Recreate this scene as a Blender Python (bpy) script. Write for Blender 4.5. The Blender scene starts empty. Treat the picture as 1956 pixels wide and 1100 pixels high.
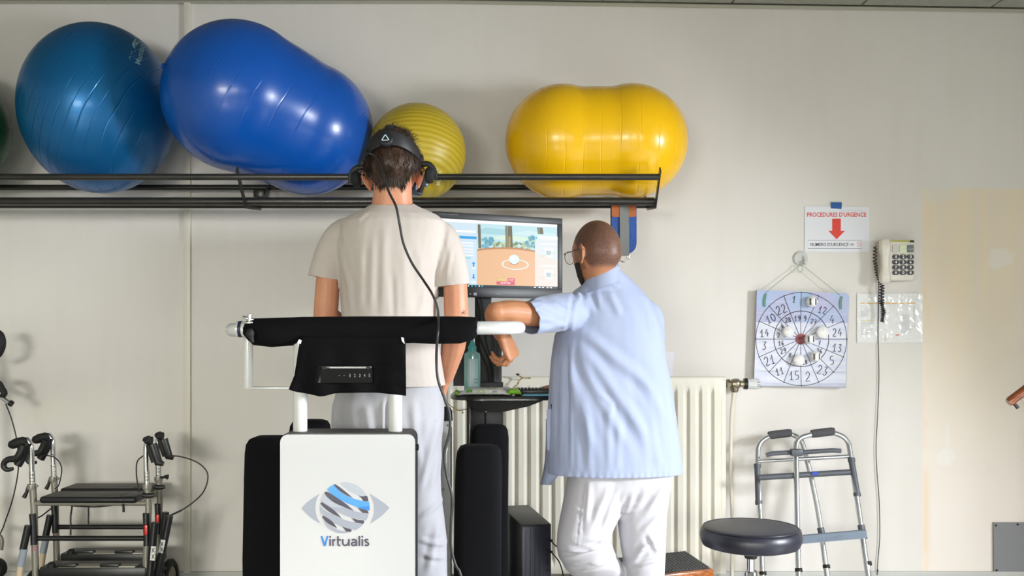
import bpy, bmesh, math, random
from mathutils import Vector, Matrix, noise
random.seed(7)
SC = bpy.context.scene
COL = SC.collection
PI = math.pi
# ------------------------------------------------------------------ camera, world, light, exposure
F, HOR, CXP, CZ = 1845.0, 630.0, 978.0, 1.22
cam = bpy.data.cameras.new('camera'); camo = bpy.data.objects.new('camera', cam); COL.objects.link(camo)
camo.location = (0, 0, CZ); camo.rotation_euler = (PI/2, 0, 0)
cam.sensor_width = 36; cam.lens = 36*F/1956; cam.shift_y = (HOR-550)/1956.0; cam.clip_start = 0.05
SC.camera = camo
SC.view_settings.view_transform = 'Standard'; SC.view_settings.look = 'None'
SC.view_settings.gamma = 1; SC.view_settings.exposure = 0.42
SC.view_settings.use_curve_mapping = False
w = bpy.data.worlds.new('world'); SC.world = w; w.use_nodes = True
w.node_tree.nodes['Background'].inputs[0].default_value = (0.75, 0.85, 1.0, 1)
w.node_tree.nodes['Background'].inputs[1].default_value = 1.0
def area(name, loc, rot, sx, sy, power, col):
    l = bpy.data.lights.new(name, 'AREA'); l.shape = 'RECTANGLE'; l.size = sx; l.size_y = sy
    l.energy = power; l.color = col
    o = bpy.data.objects.new(name, l); COL.objects.link(o); o.location = loc; o.rotation_euler = rot
    return o
YB = -4.6                                   # wall behind the camera, with the windows
WIN = [(-3.0, -1.2, 0.9, 2.2), (-0.4, 1.2, 0.9, 2.2), (2.0, 3.3, 0.3, 2.1)]   # x0,x1,z0,z1
SIDE = (1.3, 2.0, 1.1, 2.0)              # glazed opening in the right-hand wall: y0,y1,z0,z1
POW = [84, 30, 18]
for i, (a, b, c, d) in enumerate(WIN):
    lo = area('window_light', ((a+b)/2, YB+0.03, (c+d)/2), (math.radians(90-26), 0, 0), b-a-.1, d-c-.1, POW[i], (1.0, 0.995, 0.89))
    lo.data.spread = math.radians(84)
lo = area('side_window_light', (3.7-.03, (SIDE[0]+SIDE[1])/2, (SIDE[2]+SIDE[3])/2), (math.radians(90-30), 0, math.radians(90)), SIDE[1]-SIDE[0]-.1, SIDE[3]-SIDE[2]-.1, 178, (0.90, 0.95, 1.0))
lo.data.spread = math.radians(125)

# ------------------------------------------------------------------ helpers
def P(px, py, Y): return Vector(((px-CXP)*Y/F, Y, CZ+(HOR-py)*Y/F))
def S(n, Y): return n*Y/F
def lin(c):
    c = c/255.0
    return c/12.92 if c <= .04045 else ((c+.055)/1.055)**2.4
def hexc(h): return (lin(int(h[0:2], 16)), lin(int(h[2:4], 16)), lin(int(h[4:6], 16)), 1)
MATS = {}
def mat(name, h, rough=.5, metal=0.0, bump=None, coat=0, spec=.5, emit=0, var=None, trans=0, sheen=0, alpha=1):
    if name in MATS: return MATS[name]
    m = bpy.data.materials.new(name); m.use_nodes = True; nt = m.node_tree; b = nt.nodes['Principled BSDF']
    b.inputs['Base Color'].default_value = hexc(h); b.inputs['Roughness'].default_value = rough
    b.inputs['Metallic'].default_value = metal; b.inputs['Coat Weight'].default_value = coat
    b.inputs['Specular IOR Level'].default_value = spec
    b.inputs['Transmission Weight'].default_value = trans; b.inputs['Sheen Weight'].default_value = sheen
    b.inputs['Alpha'].default_value = alpha
    if emit:
        b.inputs['Emission Color'].default_value = hexc(h); b.inputs['Emission Strength'].default_value = emit
        b.inputs['Base Color'].default_value = (0.01, .01, .01, 1); b.inputs['Specular IOR Level'].default_value = .06
    tc = nt.nodes.new('ShaderNodeTexCoord')
    if var:   # (hex2, scale, (sx,sy,sz))
        mp = nt.nodes.new('ShaderNodeMapping'); mp.inputs['Scale'].default_value = var[2] if len(var) > 2 else (1, 1, 1)
        n = nt.nodes.new('ShaderNodeTexNoise'); n.inputs['Scale'].default_value = var[1]; n.inputs['Detail'].default_value = 5
        r = nt.nodes.new('ShaderNodeMapRange'); r.inputs[1].default_value = .35; r.inputs[2].default_value = .65
        x = nt.nodes.new('ShaderNodeMix'); x.data_type = 'RGBA'
        x.inputs[6].default_value = hexc(h); x.inputs[7].default_value = hexc(var[0])
        L = nt.links.new
        L(tc.outputs['Object'], mp.inputs[0]); L(mp.outputs[0], n.inputs['Vector']); L(n.outputs[0], r.inputs[0])
        L(r.outputs[0], x.inputs[0]); L(x.outputs[2], b.inputs['Base Color'])
    if bump:  # (scale, strength, distance[, stretch])
        n = nt.nodes.new('ShaderNodeTexNoise'); n.inputs['Scale'].default_value = bump[0]; n.inputs['Detail'].default_value = 3
        mp = nt.nodes.new('ShaderNodeMapping'); mp.inputs['Scale'].default_value = bump[3] if len(bump) > 3 else (1, 1, 1)
        bp = nt.nodes.new('ShaderNodeBump'); bp.inputs['Strength'].default_value = bump[1]; bp.inputs['Distance'].default_value = bump[2]
        L = nt.links.new
        L(tc.outputs['Object'], mp.inputs[0]); L(mp.outputs[0], n.inputs['Vector'])
        L(n.outputs[0], bp.inputs['Height']); L(bp.outputs[0], b.inputs['Normal'])
    MATS[name] = m; return m

class MB:
    """collects shapes, links them as ONE mesh object"""
    def __init__(s): s.v = []; s.f = []; s.m = []; s.ms = []
    def mi(s, m):
        if m not in s.ms: s.ms.append(m)
        return s.ms.index(m)
    def add(s, vs, fs, m=None):
        o = len(s.v); s.v += [tuple(v) for v in vs]; k = s.mi(m) if m else 0
        for f in fs: s.f.append([i+o for i in f]); s.m.append(k)
        return s
    def box(s, c, d, bev=0, rot=None, m=None, seg=2):
        bm = bmesh.new(); bmesh.ops.create_cube(bm, size=1)
        bmesh.ops.scale(bm, vec=d, verts=bm.verts)
        if bev: bmesh.ops.bevel(bm, geom=list(bm.edges), offset=min(bev, min(d)*.49), segments=seg, profile=.5, affect='EDGES')
        M = Matrix.Translation(c) @ (rot.to_4x4() if rot else Matrix())
        bmesh.ops.transform(bm, matrix=M, verts=bm.verts)
        bm.verts.index_update()
        s.add([v.co[:] for v in bm.verts], [[v.index for v in f.verts] for f in bm.faces], m); bm.free(); return s
    def bar(s, a, b, w_, h_, bev=0, m=None, up=Vector((0, 0, 1))):
        a = Vector(a); b = Vector(b); d = b-a; L = d.length; y = d.normalized()
        x = y.cross(up)
        if x.length < 1e-4: x = y.cross(Vector((0, 1, 0)))
        x.normalize(); z = x.cross(y)
        R = Matrix((x, y, z)).transposed()
        return s.box((a+b)/2, (w_, L, h_), bev, R, m)
    def tube(s, pts, r, n=10, m=None, cap=True, squash=None, smooth=0):
        pts = [Vector(p) for p in pts]
        if smooth: pts = cr(pts, smooth)
        N = len(pts)
        if not isinstance(r, (list, tuple)): r = [r]*N
        elif len(r) != N:
            r = [r[0]+(r[-1]-r[0])*i/(N-1) for i in range(N)] if len(r) == 2 else interp(r, N)
        rings = []; u = None
        for i, p in enumerate(pts):
            t = (pts[min(i+1, N-1)]-pts[max(i-1, 0)]).normalized()
            if u is None:
                u = t.cross(Vector((0, 0, 1)))
                if u.length < .05: u = t.cross(Vector((0, 1, 0)))
            u = (u-t*u.dot(t)).normalized(); v = t.cross(u)
            a, b = (1, 1) if not squash else squash
            rings.append([p+(u*math.cos(2*PI*k/n)*a+v*math.sin(2*PI*k/n)*b)*r[i] for k in range(n)])
        return s.loft(rings, cap, m)
    def loft(s, rings, cap=True, m=None, closed=False):
        n = len(rings[0]); vs = [q for r_ in rings for q in r_]; fs = []
        R = len(rings)
        for i in range(R if closed else R-1):
            j = (i+1) % R
            for k in range(n):
                fs.append([i*n+k, i*n+(k+1) % n, j*n+(k+1) % n, j*n+k])
        if cap and not closed:
            fs.append(list(range(n))[::-1]); fs.append([(R-1)*n+k for k in range(n)])
        return s.add(vs, fs, m)
    def lathe(s, prof, c, axis=Vector((0, 0, 1)), n=32, m=None, sc=(1, 1)):
        """prof: (radius, height) pairs"""
        axis = Vector(axis).normalized(); u = axis.orthogonal().normalized()
        if abs(axis.z) > .999: u = Vector((1, 0, 0))
        v = axis.cross(u); c = Vector(c)
        rings = [[c+axis*h+(u*math.cos(2*PI*k/n)*sc[0]+v*math.sin(2*PI*k/n)*sc[1])*max(r_, 1e-4) for k in range(n)] for r_, h in prof]
        return s.loft(rings, True, m)
    def ball(s, c, r, n=16, m=None):
        if not isinstance(r, (tuple, list)): r = (r, r, r)
        rings = []
        for i in range(1, n):
            a = PI*i/n
            rings.append([Vector(c)+Vector((math.sin(a)*math.cos(2*PI*k/(2*n))*r[0], math.sin(a)*math.sin(2*PI*k/(2*n))*r[1], -math.cos(a)*r[2])) for k in range(2*n)])
        return s.loft(rings, True, m)
    def build(s, name, mt=None, parent=None, smooth=40):
        me = bpy.data.meshes.new(name); me.from_pydata(s.v, [], s.f); me.update()
        ob = bpy.data.objects.new(name, me); COL.objects.link(ob)
        if mt: me.materials.append(mt)
        else:
            for q in s.ms: me.materials.append(q)
            me.polygons.foreach_set('material_index', s.m)
        if smooth: fin(me, smooth)
        if parent:
            ob.parent = parent
            if parent.location.length > 0 or parent.rotation_euler.z:
                ob.matrix_parent_inverse = parent_world(parent).inverted()
        return ob
def parent_world(o):
    M = Matrix.Translation(o.location) @ o.rotation_euler.to_matrix().to_4x4()
    return (parent_world(o.parent) @ o.matrix_parent_inverse @ M) if o.parent else M
def fin(me, ang=40):
    bm = bmesh.new(); bm.from_mesh(me); bmesh.ops.recalc_face_normals(bm, faces=bm.faces)
    c = math.cos(math.radians(ang))
    for f in bm.faces: f.smooth = True
    for e in bm.edges:
        if len(e.link_faces) == 2 and e.link_faces[0].normal.dot(e.link_faces[1].normal) < c: e.smooth = False
    bm.to_mesh(me); bm.free()
def interp(r, N):
    out = []
    for i in range(N):
        t = i/(N-1)*(len(r)-1); k = min(int(t), len(r)-2); out.append(r[k]+(r[k+1]-r[k])*(t-k))
    return out
def cr(p, k):
    p = [Vector(q) for q in p]; out = []
    q = [p[0]*2-p[1]]+p+[p[-1]*2-p[-2]]
    for i in range(1, len(q)-2):
        for j in range(k):
            t = j/k; a, b, c, d = q[i-1], q[i], q[i+1], q[i+2]
            out.append(.5*((2*b)+(c-a)*t+(2*a-5*b+4*c-d)*t*t+(3*b-a-3*c+d)*t**3))
    out.append(p[-1]); return out
def fillet(pts, r, k=5):
    pts = [Vector(p) for p in pts]; out = [pts[0]]
    for i in range(1, len(pts)-1):
        a, b, c = pts[i-1], pts[i], pts[i+1]; u = (a-b); v = (c-b); q = min(r, u.length*.48, v.length*.48)
        A = b+u.normalized()*q; B = b+v.normalized()*q
        for j in range(k+1):
            t = j/k; out.append(A*(1-t)**2+b*2*t*(1-t)+B*t*t)
    out.append(pts[-1]); return out
def tag(o, label=None, cat=None, group=None, kind=None):
    for k, v in (('label', label), ('category', cat), ('group', group), ('kind', kind)):
        if v: o[k] = v
    return o
def thing(name, loc, label, cat, group=None):
    o = bpy.data.objects.new(name, None); COL.objects.link(o); o.location = loc; o.empty_display_size = .1
    return tag(o, label, cat, group)
def copy_tree(o, parent=None):
    c = o.copy(); COL.objects.link(c); c.parent = parent
    for ch in list(o.children): copy_tree(ch, c)
    return c
def struct(o): o['kind'] = 'structure'; return o

class Art:
    """flat print: coloured shapes laid on a surface through to3d(x, y, lift)"""
    def __init__(s, to3d): s.t = to3d; s.b = MB(); s.k = 0
    def lift(s): s.k += 1; return .0004+s.k*.00003
    def poly(s, pts, m):
        l = s.lift(); s.b.add([s.t(x, y, l) for x, y in pts], [list(range(len(pts)))], m)
    def rect(s, x0, y0, x1, y1, m): s.poly([(x0, y0), (x1, y0), (x1, y1), (x0, y1)], m)
    def disc(s, x, y, r, m, ry=None, n=28): s.poly([(x+r*math.cos(2*PI*k/n), y+(ry or r)*math.sin(2*PI*k/n)) for k in range(n)], m)
    def stroke(s, pts, wd, m, closed=False):
        l = s.lift(); n = len(pts); L = []; R = []
        for i in range(n):
            a = pts[(i-1) % n if closed else max(i-1, 0)]; b = pts[(i+1) % n if closed else min(i+1, n-1)]
            dx, dy = b[0]-a[0], b[1]-a[1]; q = math.hypot(dx, dy) or 1; nx, ny = -dy/q*wd/2, dx/q*wd/2
            L.append(s.t(pts[i][0]+nx, pts[i][1]+ny, l)); R.append(s.t(pts[i][0]-nx, pts[i][1]-ny, l))
        fs = [[i, (i+1) % n, n+(i+1) % n, n+i] for i in range(n if closed else n-1)]
        s.b.add(L+R, fs, m)
    def ring(s, x, y, r, wd, m, ry=None, n=48): s.stroke([(x+r*math.cos(2*PI*k/n), y+(ry or r)*math.sin(2*PI*k/n)) for k in range(n)], wd, m, True)
    def text(s, txt, x0, y0, x1, y1, m, bold=0, ang=0, shear=0):
        """fit txt in the box x0..x1 wide, baseline y1, cap top y0; ang turns about the box middle (clockwise on screen, degrees)"""
        vs, fs = text2d(txt, bold, shear)
        ax = min(v[0] for v in vs); bx = max(v[0] for v in vs); ay = min(v[1] for v in vs); by = max(v[1] for v in vs)
        cx, cy = (x0+x1)/2, (y0+y1)/2; a = math.radians(ang); l = s.lift(); out = []
        for vx, vy in vs:
            X = x0+(vx-ax)/(bx-ax)*(x1-x0)-cx; Y = y1-(vy-ay)/(by-ay)*(y1-y0)-cy
            out.append(s.t(cx+X*math.cos(a)-Y*math.sin(a), cy+X*math.sin(a)+Y*math.cos(a), l))
        s.b.add(out, fs, m)
    def build(s, name, parent): 
        o = s.b.build(name, None, parent, smooth=0); return o
_tc = {}
def text2d(txt, bold=0, shear=0):
    k = (txt, bold, shear)
    if k not in _tc:
        c = bpy.data.curves.new('t', 'FONT'); c.body = txt; c.size = 1; c.offset = bold; c.shear = shear; c.resolution_u = 3
        c.fill_mode = 'BOTH'
        o = bpy.data.objects.new('t', c); COL.objects.link(o)
        dg = bpy.context.evaluated_depsgraph_get(); me = bpy.data.meshes.new_from_object(o.evaluated_get(dg))
        _tc[k] = ([(v.co.x, v.co.y) for v in me.vertices], [list(p.vertices) for p in me.polygons])
        bpy.data.objects.remove(o); bpy.data.curves.remove(c); bpy.data.meshes.remove(me)
    return _tc[k]
def onwall(Y): return lambda x, y, l: P(x, y, Y)+Vector((0, -l, 0))

# ------------------------------------------------------------------ materials
M_dummy = None
M_black = mat('black_metal', '3A3836', .32, .3, bump=(60, .15, .001))
M_rack = mat('rack_paint', '363430', .28, .2, bump=(40, .2, .001), var=('2A2926', 6))
M_plast = mat('black_plastic', '1C1C1E', .42)
M_rub = mat('black_rubber', '151516', .7)
M_white = mat('white_enamel', 'CCCCCC', .22, coat=.3)
M_chrome = mat('chrome', 'D8D8DA', .14, 1)
M_alu = mat('brushed_aluminium', 'D5D7DA', .3, 1, bump=(120, .05, .001))
M_ink = mat('ink', '2A2426', .6)
M_red = mat('red_print', 'DC3A2C', .5)
M_wood = mat('orange_wood', 'B4682A', .3, var=('7A3C14', 14, (1, 8, 8)), coat=.3)

# ------------------------------------------------------------------ room
WY = 4.5; XL, XR = -3.4, 3.7; ZC = 2.75
def wall_mat():
    m = bpy.data.materials.new('painted_wall'); m.use_nodes = True; nt = m.node_tree; N = nt.nodes.new; L = nt.links.new
    b = nt.nodes['Principled BSDF']; b.inputs['Roughness'].default_value = .62; b.inputs['Specular IOR Level'].default_value = .3
    g = N('ShaderNodeNewGeometry'); sep = N('ShaderNodeSeparateXYZ'); L(g.outputs['Position'], sep.inputs[0])
    def math_(op, a, b_=None, c=None):
        n = N('ShaderNodeMath'); n.operation = op
        for i, q in enumerate((a, b_, c)):
            if q is None: continue
            if isinstance(q, (int, float)): n.inputs[i].default_value = q
            else: L(q, n.inputs[i])
        return n.outputs[0]
    def nz(scale, st=(1, 1, 1), det=4):
        mp = N('ShaderNodeMapping'); mp.inputs['Scale'].default_value = st; L(g.outputs['Position'], mp.inputs[0])
        n = N('ShaderNodeTexNoise'); n.inputs['Scale'].default_value = scale; n.inputs['Detail'].default_value = det; L(mp.outputs[0], n.inputs['Vector']); return n.outputs[0]
    def rng(v, a, b_, c=0, d=1):
        n = N('ShaderNodeMapRange'); L(v, n.inputs[0])
        for i, q in enumerate((a, b_, c, d)): n.inputs[i+1].default_value = q
        return n.outputs[0]
    def mix(f, a, b_):
        n = N('ShaderNodeMix'); n.data_type = 'RGBA'
        for i, q in ((0, f), (6, a), (7, b_)):
            if isinstance(q, (int, float)): n.inputs[i].default_value = q
            elif isinstance(q, tuple): n.inputs[i].default_value = q
            else: L(q, n.inputs[i])
        return n.outputs[2]
    x, z = sep.outputs[0], sep.outputs[2]
    wob = math_('ADD', math_('MULTIPLY', nz(7), .45), math_('MULTIPLY', nz(26, det=6), .55))
    base = mix(rng(nz(1.3), .35, .65), hexc('E1DCD8'), hexc('DDD8D3'))
    base = mix(math_('MULTIPLY', rng(nz(16, (1, 1, .12)), .45, .75), .25), base, hexc('D6D2C9'))
    # bare strip on the right, where something was unscrewed
    mask = math_('MULTIPLY', rng(x, P(1760, 0, WY).x, P(1764, 0, WY).x), rng(z, P(0, 362, WY).z, P(0, 358, WY).z, 1, 0))
    strk = rng(nz(5, (3.2, 1, .12)), .35, .7)
    yel = mix(strk, hexc('E8D9BF'), hexc('E3D8CA'))
    yel = mix(rng(z, .5, 1.45, .9, 0), yel, hexc('E9E0DA'))
    base = mix(mask, base, yel)
    edge = math_('MULTIPLY', math_('MULTIPLY', rng(math_('ABSOLUTE', math_('SUBTRACT', x, P(1768, 0, WY).x)), 0.004, .03, 1, 0), mask), rng(nz(7, (1, 1, .4)), .45, .6))
    base = mix(math_('MULTIPLY', edge, .35), base, hexc('E3BC80'))
    def blob(px, py, rx, ry, col, f=.8, soft=.25, amp=1.3):
        nonlocal base
        c = P(px, py, WY)
        dx = math_('DIVIDE', math_('SUBTRACT', x, c.x), S(rx, WY)); dz = math_('DIVIDE', math_('SUBTRACT', z, c.z), S(ry, WY))
        d = math_('SQRT', math_('ADD', math_('MULTIPLY', dx, dx), math_('MULTIPLY', dz, dz)))
        d = math_('ADD', d, math_('MULTIPLY', math_('SUBTRACT', wob, .5), amp))
        base = mix(math_('MULTIPLY', rng(d, .85-soft, .85+soft, 1, 0), f), base, hexc(col))
    blob(1790, 365, 45, 24, 'DDDBD2', .6, .3, 2.6); blob(1912, 492, 26, 20, 'E6E1D8', .8, .12, 3)
    blob(1805, 872, 18, 17, 'E9E4E0', .8, .06, 2.6); blob(1810, 845, 4, 45, 'E9E4E0', .6, .2, 1.4)
    blob(90, 790, 38, 30, 'E2DDD2', .6, .3, 3); blob(185, 790, 48, 45, 'E3DED4', .5, .3, 3); blob(110, 765, 20, 20, 'E4DFD5', .5, .3, 3)
    L(base, b.inputs['Base Color'])
    bp = N('ShaderNodeBump'); bp.inputs['Strength'].default_value = .12; bp.inputs['Distance'].default_value = .002
    L(nz(180, det=2), bp.inputs['Height']); L(bp.outputs[0], b.inputs['Normal'])
    return m
M_wall = wall_mat()
M_plain = mat('cream_wall_paint', 'BCBAAC', .7, bump=(120, .1, .002))
struct(MB().box(((XL+XR)/2, WY+.1, ZC/2), (XR-XL+.4, .2, ZC+.3)).build('wall_back', M_wall, smooth=0))
struct(MB().box((XL-.1, (YB+WY)/2, ZC/2), (.2, WY-YB, ZC+.3)).build('wall_left', M_plain, smooth=0))
rw = MB()
for y0, y1, z0, z1 in ((YB, SIDE[0], -.15, ZC+.15), (SIDE[1], WY, -.15, ZC+.15), (SIDE[0], SIDE[1], -.15, SIDE[2]), (SIDE[0], SIDE[1], SIDE[3], ZC+.15)):
    rw.box((XR+.1, (y0+y1)/2, (z0+z1)/2), (.2, y1-y0, z1-z0))
struct(rw.build('wall_right', M_plain, smooth=0))
fr = MB(); xs = [XL-.2]+[q for w_ in WIN for q in w_[:2]]+[XR+.2]
for i in range(0, len(xs), 2): fr.box(((xs[i]+xs[i+1])/2, YB-.1, ZC/2), (xs[i+1]-xs[i], .2, ZC+.3))
for a, b, c, d in WIN:
    fr.box(((a+b)/2, YB-.1, c/2), (b-a, .2, c)); fr.box(((a+b)/2, YB-.1, (d+ZC+.15)/2), (b-a, .2, ZC+.15-d))
struct(fr.build('wall_front', M_plain, smooth=0))
M_glass = mat('window_glass', 'FFFFFF', .02, trans=1)
for i, (a, b, c, d) in enumerate(WIN):
    o = MB(); Yw = YB-.1
    for x0, x1, z0, z1 in ((a, b, c, c+.05), (a, b, d-.05, d), (a, a+.05, c, d), (b-.05, b, c, d), ((a+b)/2-.03, (a+b)/2+.03, c, d)):
        o.box(((x0+x1)/2, Yw, (z0+z1)/2), (x1-x0, .06, z1-z0), .004)
    wo = struct(o.build('window_%d' % (i+1), M_white))
    MB().box(((a+b)/2, Yw, (c+d)/2), (b-a-.08, .006, d-c-.08)).build('pane', M_glass, wo)
o = MB(); y0, y1, z0, z1 = SIDE
for a, b, c, d in ((y0, y1, z0, z0+.05), (y0, y1, z1-.05, z1), (y0, y0+.05, z0, z1), (y1-.05, y1, z0, z1), ((y0+y1)/2-.03, (y0+y1)/2+.03, z0, z1)):
    o.box((XR+.1, (a+b)/2, (c+d)/2), (.06, b-a, d-c), .004)
wo = struct(o.build('window_4', M_white))
MB().box((XR+.1, (y0+y1)/2, (z0+z1)/2), (.006, y1-y0-.08, z1-z0-.08)).build('pane', M_glass, wo)
struct(MB().box(((XL+XR)/2, (YB+WY)/2, -.05), (XR-XL+.4, WY-YB+.4, .1)).build('floor', mat('grey_linoleum', 'B4B2AC', .35, var=('A4A29C', 3), coat=.1), smooth=0))
def zc(x):
    px = CXP+x*F/WY
    py = 3.2 if px < 850 else 3.2+(px-850)/(1956-850)*17
    return CZ+(HOR-py)*WY/F
M_tile = mat('ceiling_tile', 'A2A498', .85, bump=(90, .3, .002), var=('989A90', 30))
cb = MB(); cb.box(((XL+XR)/2, (YB+WY)/2, ZC+.1), (XR-XL+.4, WY-YB+.4, .08))
ceil = struct(cb.build('ceiling', mat('ceiling_grid_metal', '77776F', .6), smooth=0))
tx0 = P(165, 0, WY).x-.6*5
tm = None
for i in range(15):
    x0 = tx0+.6*i
    if x0+.6 < XL or x0 > XR-.3: continue
    z0 = zc(x0+.3)
    for j in range(15):
        y1 = WY-.03-.6*j
        if y1-.3 < YB: continue
        if tm is None:
            tm = MB().box((0, 0, 0), (.593, .593, .015), .003, seg=1).build('ceiling_tile', M_tile, ceil); t = tm
        else:
            t = tm.copy(); COL.objects.link(t)
        t.location = (x0+.3, y1-.3, z0+.0075+.002); t.rotation_euler = (0, math.atan2(zc(x0)-zc(x0+.6), .6), 0)
# wall angle at the ceiling, following the line of the tiles
pts = [Vector((x, WY-.012, zc(x)-.002)) for x in (XL+.01, P(850, 0, WY).x, XR-.01)]
struct(MB().tube(pts, .011, 4).build('trim_2', mat('grey_angle', 'A9A798', .6), smooth=0))
struct(MB().box((P(359, 0, WY).x, WY-.008, 1.42), (S(13, WY), .016, 2.66), .003).build('trim_1', mat('white_trunking', 'DDD8CC', .45)))
struct(MB().box(((XL+XR)/2, WY-.007, .05), (XR-XL, .014, .095), .004).build('baseboard_back', mat('grey_skirting', 'B8B8B4', .5)))
# ------------------------------------------------------------------ wall rack
rack = thing('wall_rack', P(600, 385, 4.1), 'long black tubular steel rack on the wall carrying the exercise balls', 'rack')
XRK = S(272, 4.04)
for nm, py, Y, r in (('front_rail', 338, 3.92, .0135), ('bottom_rail', 384.5, 4.04, .0165), ('bottom_rail', 392, 4.25, .014), ('rear_rail', 358, 4.43, .0135)):
    z = P(0, py, Y).z
    MB().tube([(XL+.02, Y, z), (XRK, Y, z)], r, 14).build(nm, M_rack, rack)
def bracket(x, lean=0):
    a = Vector((x, 3.90, P(0, 325, 3.92).z)); b = Vector((x+lean, 4.02, P(0, 393, 4.04).z)); c = Vector((x+lean*1.3, 4.28, P(0, 397, 4.28).z)); d = Vector((x, 4.49, P(0, 352, 4.49).z))
    mb = MB()
    for p, q in ((a, b), (b, c), (c, d)): mb.bar(p, q, .006, .028, .002, up=Vector((1, 0, 0)))
    return mb.build('bracket', M_rack, rack)
def bracket2(x):
    mb = MB(); pts = [Vector((x, 3.90, P(0, 325, 3.92).z)), Vector((x, 4.03, P(0, 393, 4.04).z)), Vector((x, 4.26, P(0, 396, 4.26).z)), Vector((x, 4.49, P(0, 345, 4.49).z))]
    h = .014
    def ribbon(pts):
        n = len(pts); L = []; R = []
        for i in range(n):
            t = (pts[min(i+1, n-1)]-pts[max(i-1, 0)]).normalized(); nn = Vector((0, -t.z, t.y))*h
            L.append(pts[i]+nn); R.append(pts[i]-nn)
        vs = []
        for s_ in (-.003, .003): vs += [q+Vector((s_, 0, 0)) for q in L+R]
        m = 2*n; fs = []
        for i in range(n-1):
            fs += [[i, i+1, n+i+1, n+i], [m+i, m+n+i, m+n+i+1, m+i+1], [i, m+i, m+i+1, i+1], [n+i, n+i+1, m+n+i+1, m+n+i]]
        fs += [[0, n, m+n, m], [n-1, m+n-1, m+2*n-1, 2*n-1]]
        return vs, fs
    mb.add(*ribbon(pts)); return mb.build('bracket', M_rack, rack)
bracket2(XRK+.003); bracket2(P(455, 330, 3.92).x); bracket2(XL+.4)
b_ = MB(); z_ = P(0, 370, 4.49).z
b_.box((P(498, 0, 4.46).x, 4.46, z_), (.05, .07, .05), .004); b_.build('wall_mount', M_rack, rack)

# ------------------------------------------------------------------ exercise balls
def ball_mat(name, h, h2, rough, coat, ang=60, grooves=26, pearl=0, strength=.35, thin=.04):
    m = mat(name, h, rough, pearl, coat=coat); nt = m.node_tree; b = nt.nodes['Principled BSDF']; N = nt.nodes.new; L = nt.links.new
    b.inputs['Coat Roughness'].default_value = .08
    tc = N('ShaderNodeTexCoord'); mp = N('ShaderNodeMapping'); mp.inputs['Rotation'].default_value = (0, math.radians(ang), 0); L(tc.outputs['Object'], mp.inputs[0])
    sp = N('ShaderNodeSeparateXYZ'); L(mp.outputs[0], sp.inputs[0])
    n = N('ShaderNodeTexNoise'); n.inputs['Scale'].default_value = 3.5; L(mp.outputs[0], n.inputs['Vector'])
    a = N('ShaderNodeMath'); a.operation = 'MULTIPLY_ADD'; L(n.outputs[0], a.inputs[0]); a.inputs[1].default_value = .03; L(sp.outputs[0], a.inputs[2])
    f = N('ShaderNodeMath'); f.operation = 'MULTIPLY'; L(a.outputs[0], f.inputs[0]); f.inputs[1].default_value = grooves
    fr_ = N('ShaderNodeMath'); fr_.operation = 'PINGPONG'; L(f.outputs[0], fr_.inputs[0]); fr_.inputs[1].default_value = .5
    r = N('ShaderNodeMapRange'); L(fr_.outputs[0], r.inputs[0]); r.inputs[1].default_value = 0; r.inputs[2].default_value = thin*2; r.interpolation_type = 'SMOOTHSTEP'
    # grooves come and go
    n2 = N('ShaderNodeTexNoise'); n2.inputs['Scale'].default_value = 4; L(mp.outputs[0], n2.inputs['Vector'])
    r2 = N('ShaderNodeMapRange'); L(n2.outputs[0], r2.inputs[0]); r2.inputs[1].default_value = .42; r2.inputs[2].default_value = .55
    mx = N('ShaderNodeMath'); mx.operation = 'MULTIPLY_ADD'
    iv = N('ShaderNodeMath'); iv.operation = 'SUBTRACT'; iv.inputs[0].default_value = 1; L(r.outputs[0], iv.inputs[1])
    L(iv.outputs[0], mx.inputs[0]); L(r2.outputs[0], mx.inputs[1]); mx.inputs[2].default_value = 0
    bp = N('ShaderNodeBump'); bp.inputs['Strength'].default_value = strength; bp.inputs['Distance'].default_value = .004; bp.invert = True
    L(mx.outputs[0], bp.inputs['Height']); L(bp.outputs[0], b.inputs['Normal']); L(bp.outputs[0], b.inputs['Coat Normal'])
    n3 = N('ShaderNodeTexNoise'); n3.inputs['Scale'].default_value = 2; L(tc.outputs['Object'], n3.inputs['Vector'])
    x = N('ShaderNodeMix'); x.data_type = 'RGBA'; x.inputs[6].default_value = hexc(h); x.inputs[7].default_value = hexc(h2)
    L(n3.outputs[0], x.inputs[0]); L(x.outputs[2], b.inputs['Base Color'])
    return m
def rib_mat(name, h, h2):
    m = mat(name, h, .42); nt = m.node_tree; b = nt.nodes['Principled BSDF']; N = nt.nodes.new; L = nt.links.new
    tc = N('ShaderNodeTexCoord'); mp = N('ShaderNodeMapping'); mp.inputs['Rotation'].default_value = (math.radians(25), 0, math.radians(0)); L(tc.outputs['Object'], mp.inputs[0])
    wv = N('ShaderNodeTexWave'); wv.bands_direction = 'Z'; wv.inputs['Scale'].default_value = 14; wv.inputs['Distortion'].default_value = 1.2; wv.inputs['Detail Scale'].default_value = .6
    L(mp.outputs[0], wv.inputs['Vector'])
    x = N('ShaderNodeMix'); x.data_type = 'RGBA'; x.inputs[6].default_value = hexc(h); x.inputs[7].default_value = hexc(h2); L(wv.outputs[0], x.inputs[0]); L(x.outputs[2], b.inputs['Base Color'])
    bp = N('ShaderNodeBump'); bp.inputs['Strength'].default_value = .3; bp.inputs['Distance'].default_value = .003; L(wv.outputs[0], bp.inputs['Height']); L(bp.outputs[0], b.inputs['Normal'])
    return m
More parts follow.
